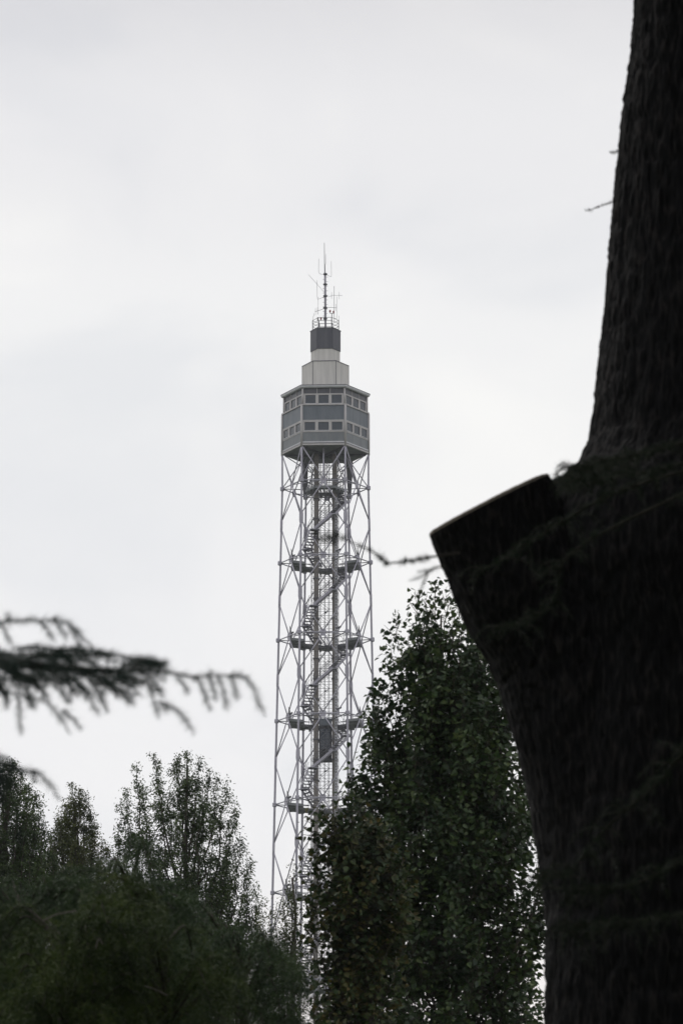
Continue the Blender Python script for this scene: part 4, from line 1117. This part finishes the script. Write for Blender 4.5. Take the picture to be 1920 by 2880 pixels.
# --- park trees standing round the camera, outside the picture: their shade makes the foreground dark
GT = [(5.5, 7.0), (7.5, 14.5), (5.0, -4.0), (1.0, -10.0), (10.5, 1.5), (-10.0, -3.0), (10.0, 22.0), (-11.5, 8.0), (-13.0, 17.0)]
gwhere = ['close on the right of the viewer', 'halfway to the old cedar', 'behind the viewer to the right', 'straight behind the viewer', 'far to the right of the viewer', 'far behind on the left of the viewer', 'right of the old cedar trunk', 'far to the left of the near cedar', 'far to the left of the young cedars']
for (gx_, gy_), wh in zip(GT, gwhere):
    t = thing('park_tree', (gx_, gy_, 0), 'dense dark park tree ' + wh + ', outside the photo', 'tree', 'park trees outside the photo')
    hh = rng.uniform(15, 19)
    tr, c = trunk_to((gx_, gy_, -0.1), (gx_ + rng.uniform(-.4, .4), gy_ + rng.uniform(-.4, .4), hh), 0.28, 0.03, 0.05)
    mk('trunk', tr, M['bark_thin'], t, True)
    wood = Acc(); n = 9000
    for i in range(26):
        z = rng.uniform(3, hh - 1); ph = rng.uniform(0, 2 * math.pi); ln = 3.2 * math.sin(math.pi * min(1, (hh - z) / hh * 0.95 + 0.05)) + 0.5
        s_ = on_trunk(c, z); wood.tube([s_, s_ + np.array([math.cos(ph) * ln * 0.5, math.sin(ph) * ln * 0.5, 0.5]), s_ + np.array([math.cos(ph) * ln, math.sin(ph) * ln, 1.0])], [0.07, 0.04, 0.01], 5, False)
    zz = rng.uniform(1.2, hh, n); ph = rng.uniform(0, 2 * math.pi, n)
    rad_ = (4.3 * np.sin(math.pi * np.clip((hh - zz) / hh * 0.8 + 0.08, 0, 1)) + 0.4) * np.sqrt(rng.uniform(0.1, 1, n))
    P = np.stack([gx_ + rad_ * np.cos(ph), gy_ + rad_ * np.sin(ph), zz], 1)
    ok = (np.abs(P[:, 0]) > 0.11 * np.maximum(P[:, 1], 0) + 0.9) | (P[:, 1] < -1.0)
    ok &= ~((P[:, 1] > 19) & (np.abs(P[:, 0]) < 4.2))
    P = P[ok]; n = len(P)
    V, F = scatter(BIG_T, NAR_F, P, unit(rng.normal(0, 1, (n, 3)) + (0, 0, -.6)), rng.normal(0, 1, (n, 3)), rng.uniform(0.4, 0.7, n))
    mk('branches', wood, M['bark_thin'], t, True, kind='stuff')
    mk_np('foliage', V, F, M['poplar'], t, kind='stuff')

# --- thin humid air
a = Acc(); a.box((0, 260, 85), ((1, 0, 0), (0, 1, 0), (0, 0, 1)), (240, 400, 86))
hz = mk('haze', a, M['ground']); hz['kind'] = 'stuff'; hz['label'] = 'thin pale humid air between the viewer and the tower'
hm = bpy.data.materials.new('haze_air'); hm.use_nodes = True; hm.node_tree.nodes.clear()
ho = hm.node_tree.nodes.new('ShaderNodeOutputMaterial'); hv = hm.node_tree.nodes.new('ShaderNodeVolumePrincipled')
hv.inputs['Color'].default_value = (0.88, 0.91, 1.0, 1); hv.inputs['Density'].default_value = 0.00016
hm.node_tree.links.new(hv.outputs[0], ho.inputs['Volume'])
hz.data.materials.clear(); hz.data.materials.append(hm)

print('leaves', npop, nbrn, n1, n2, n3, n4, 'needles', k1, k2, k3, k4, k5, k6, 'steps', nstep)
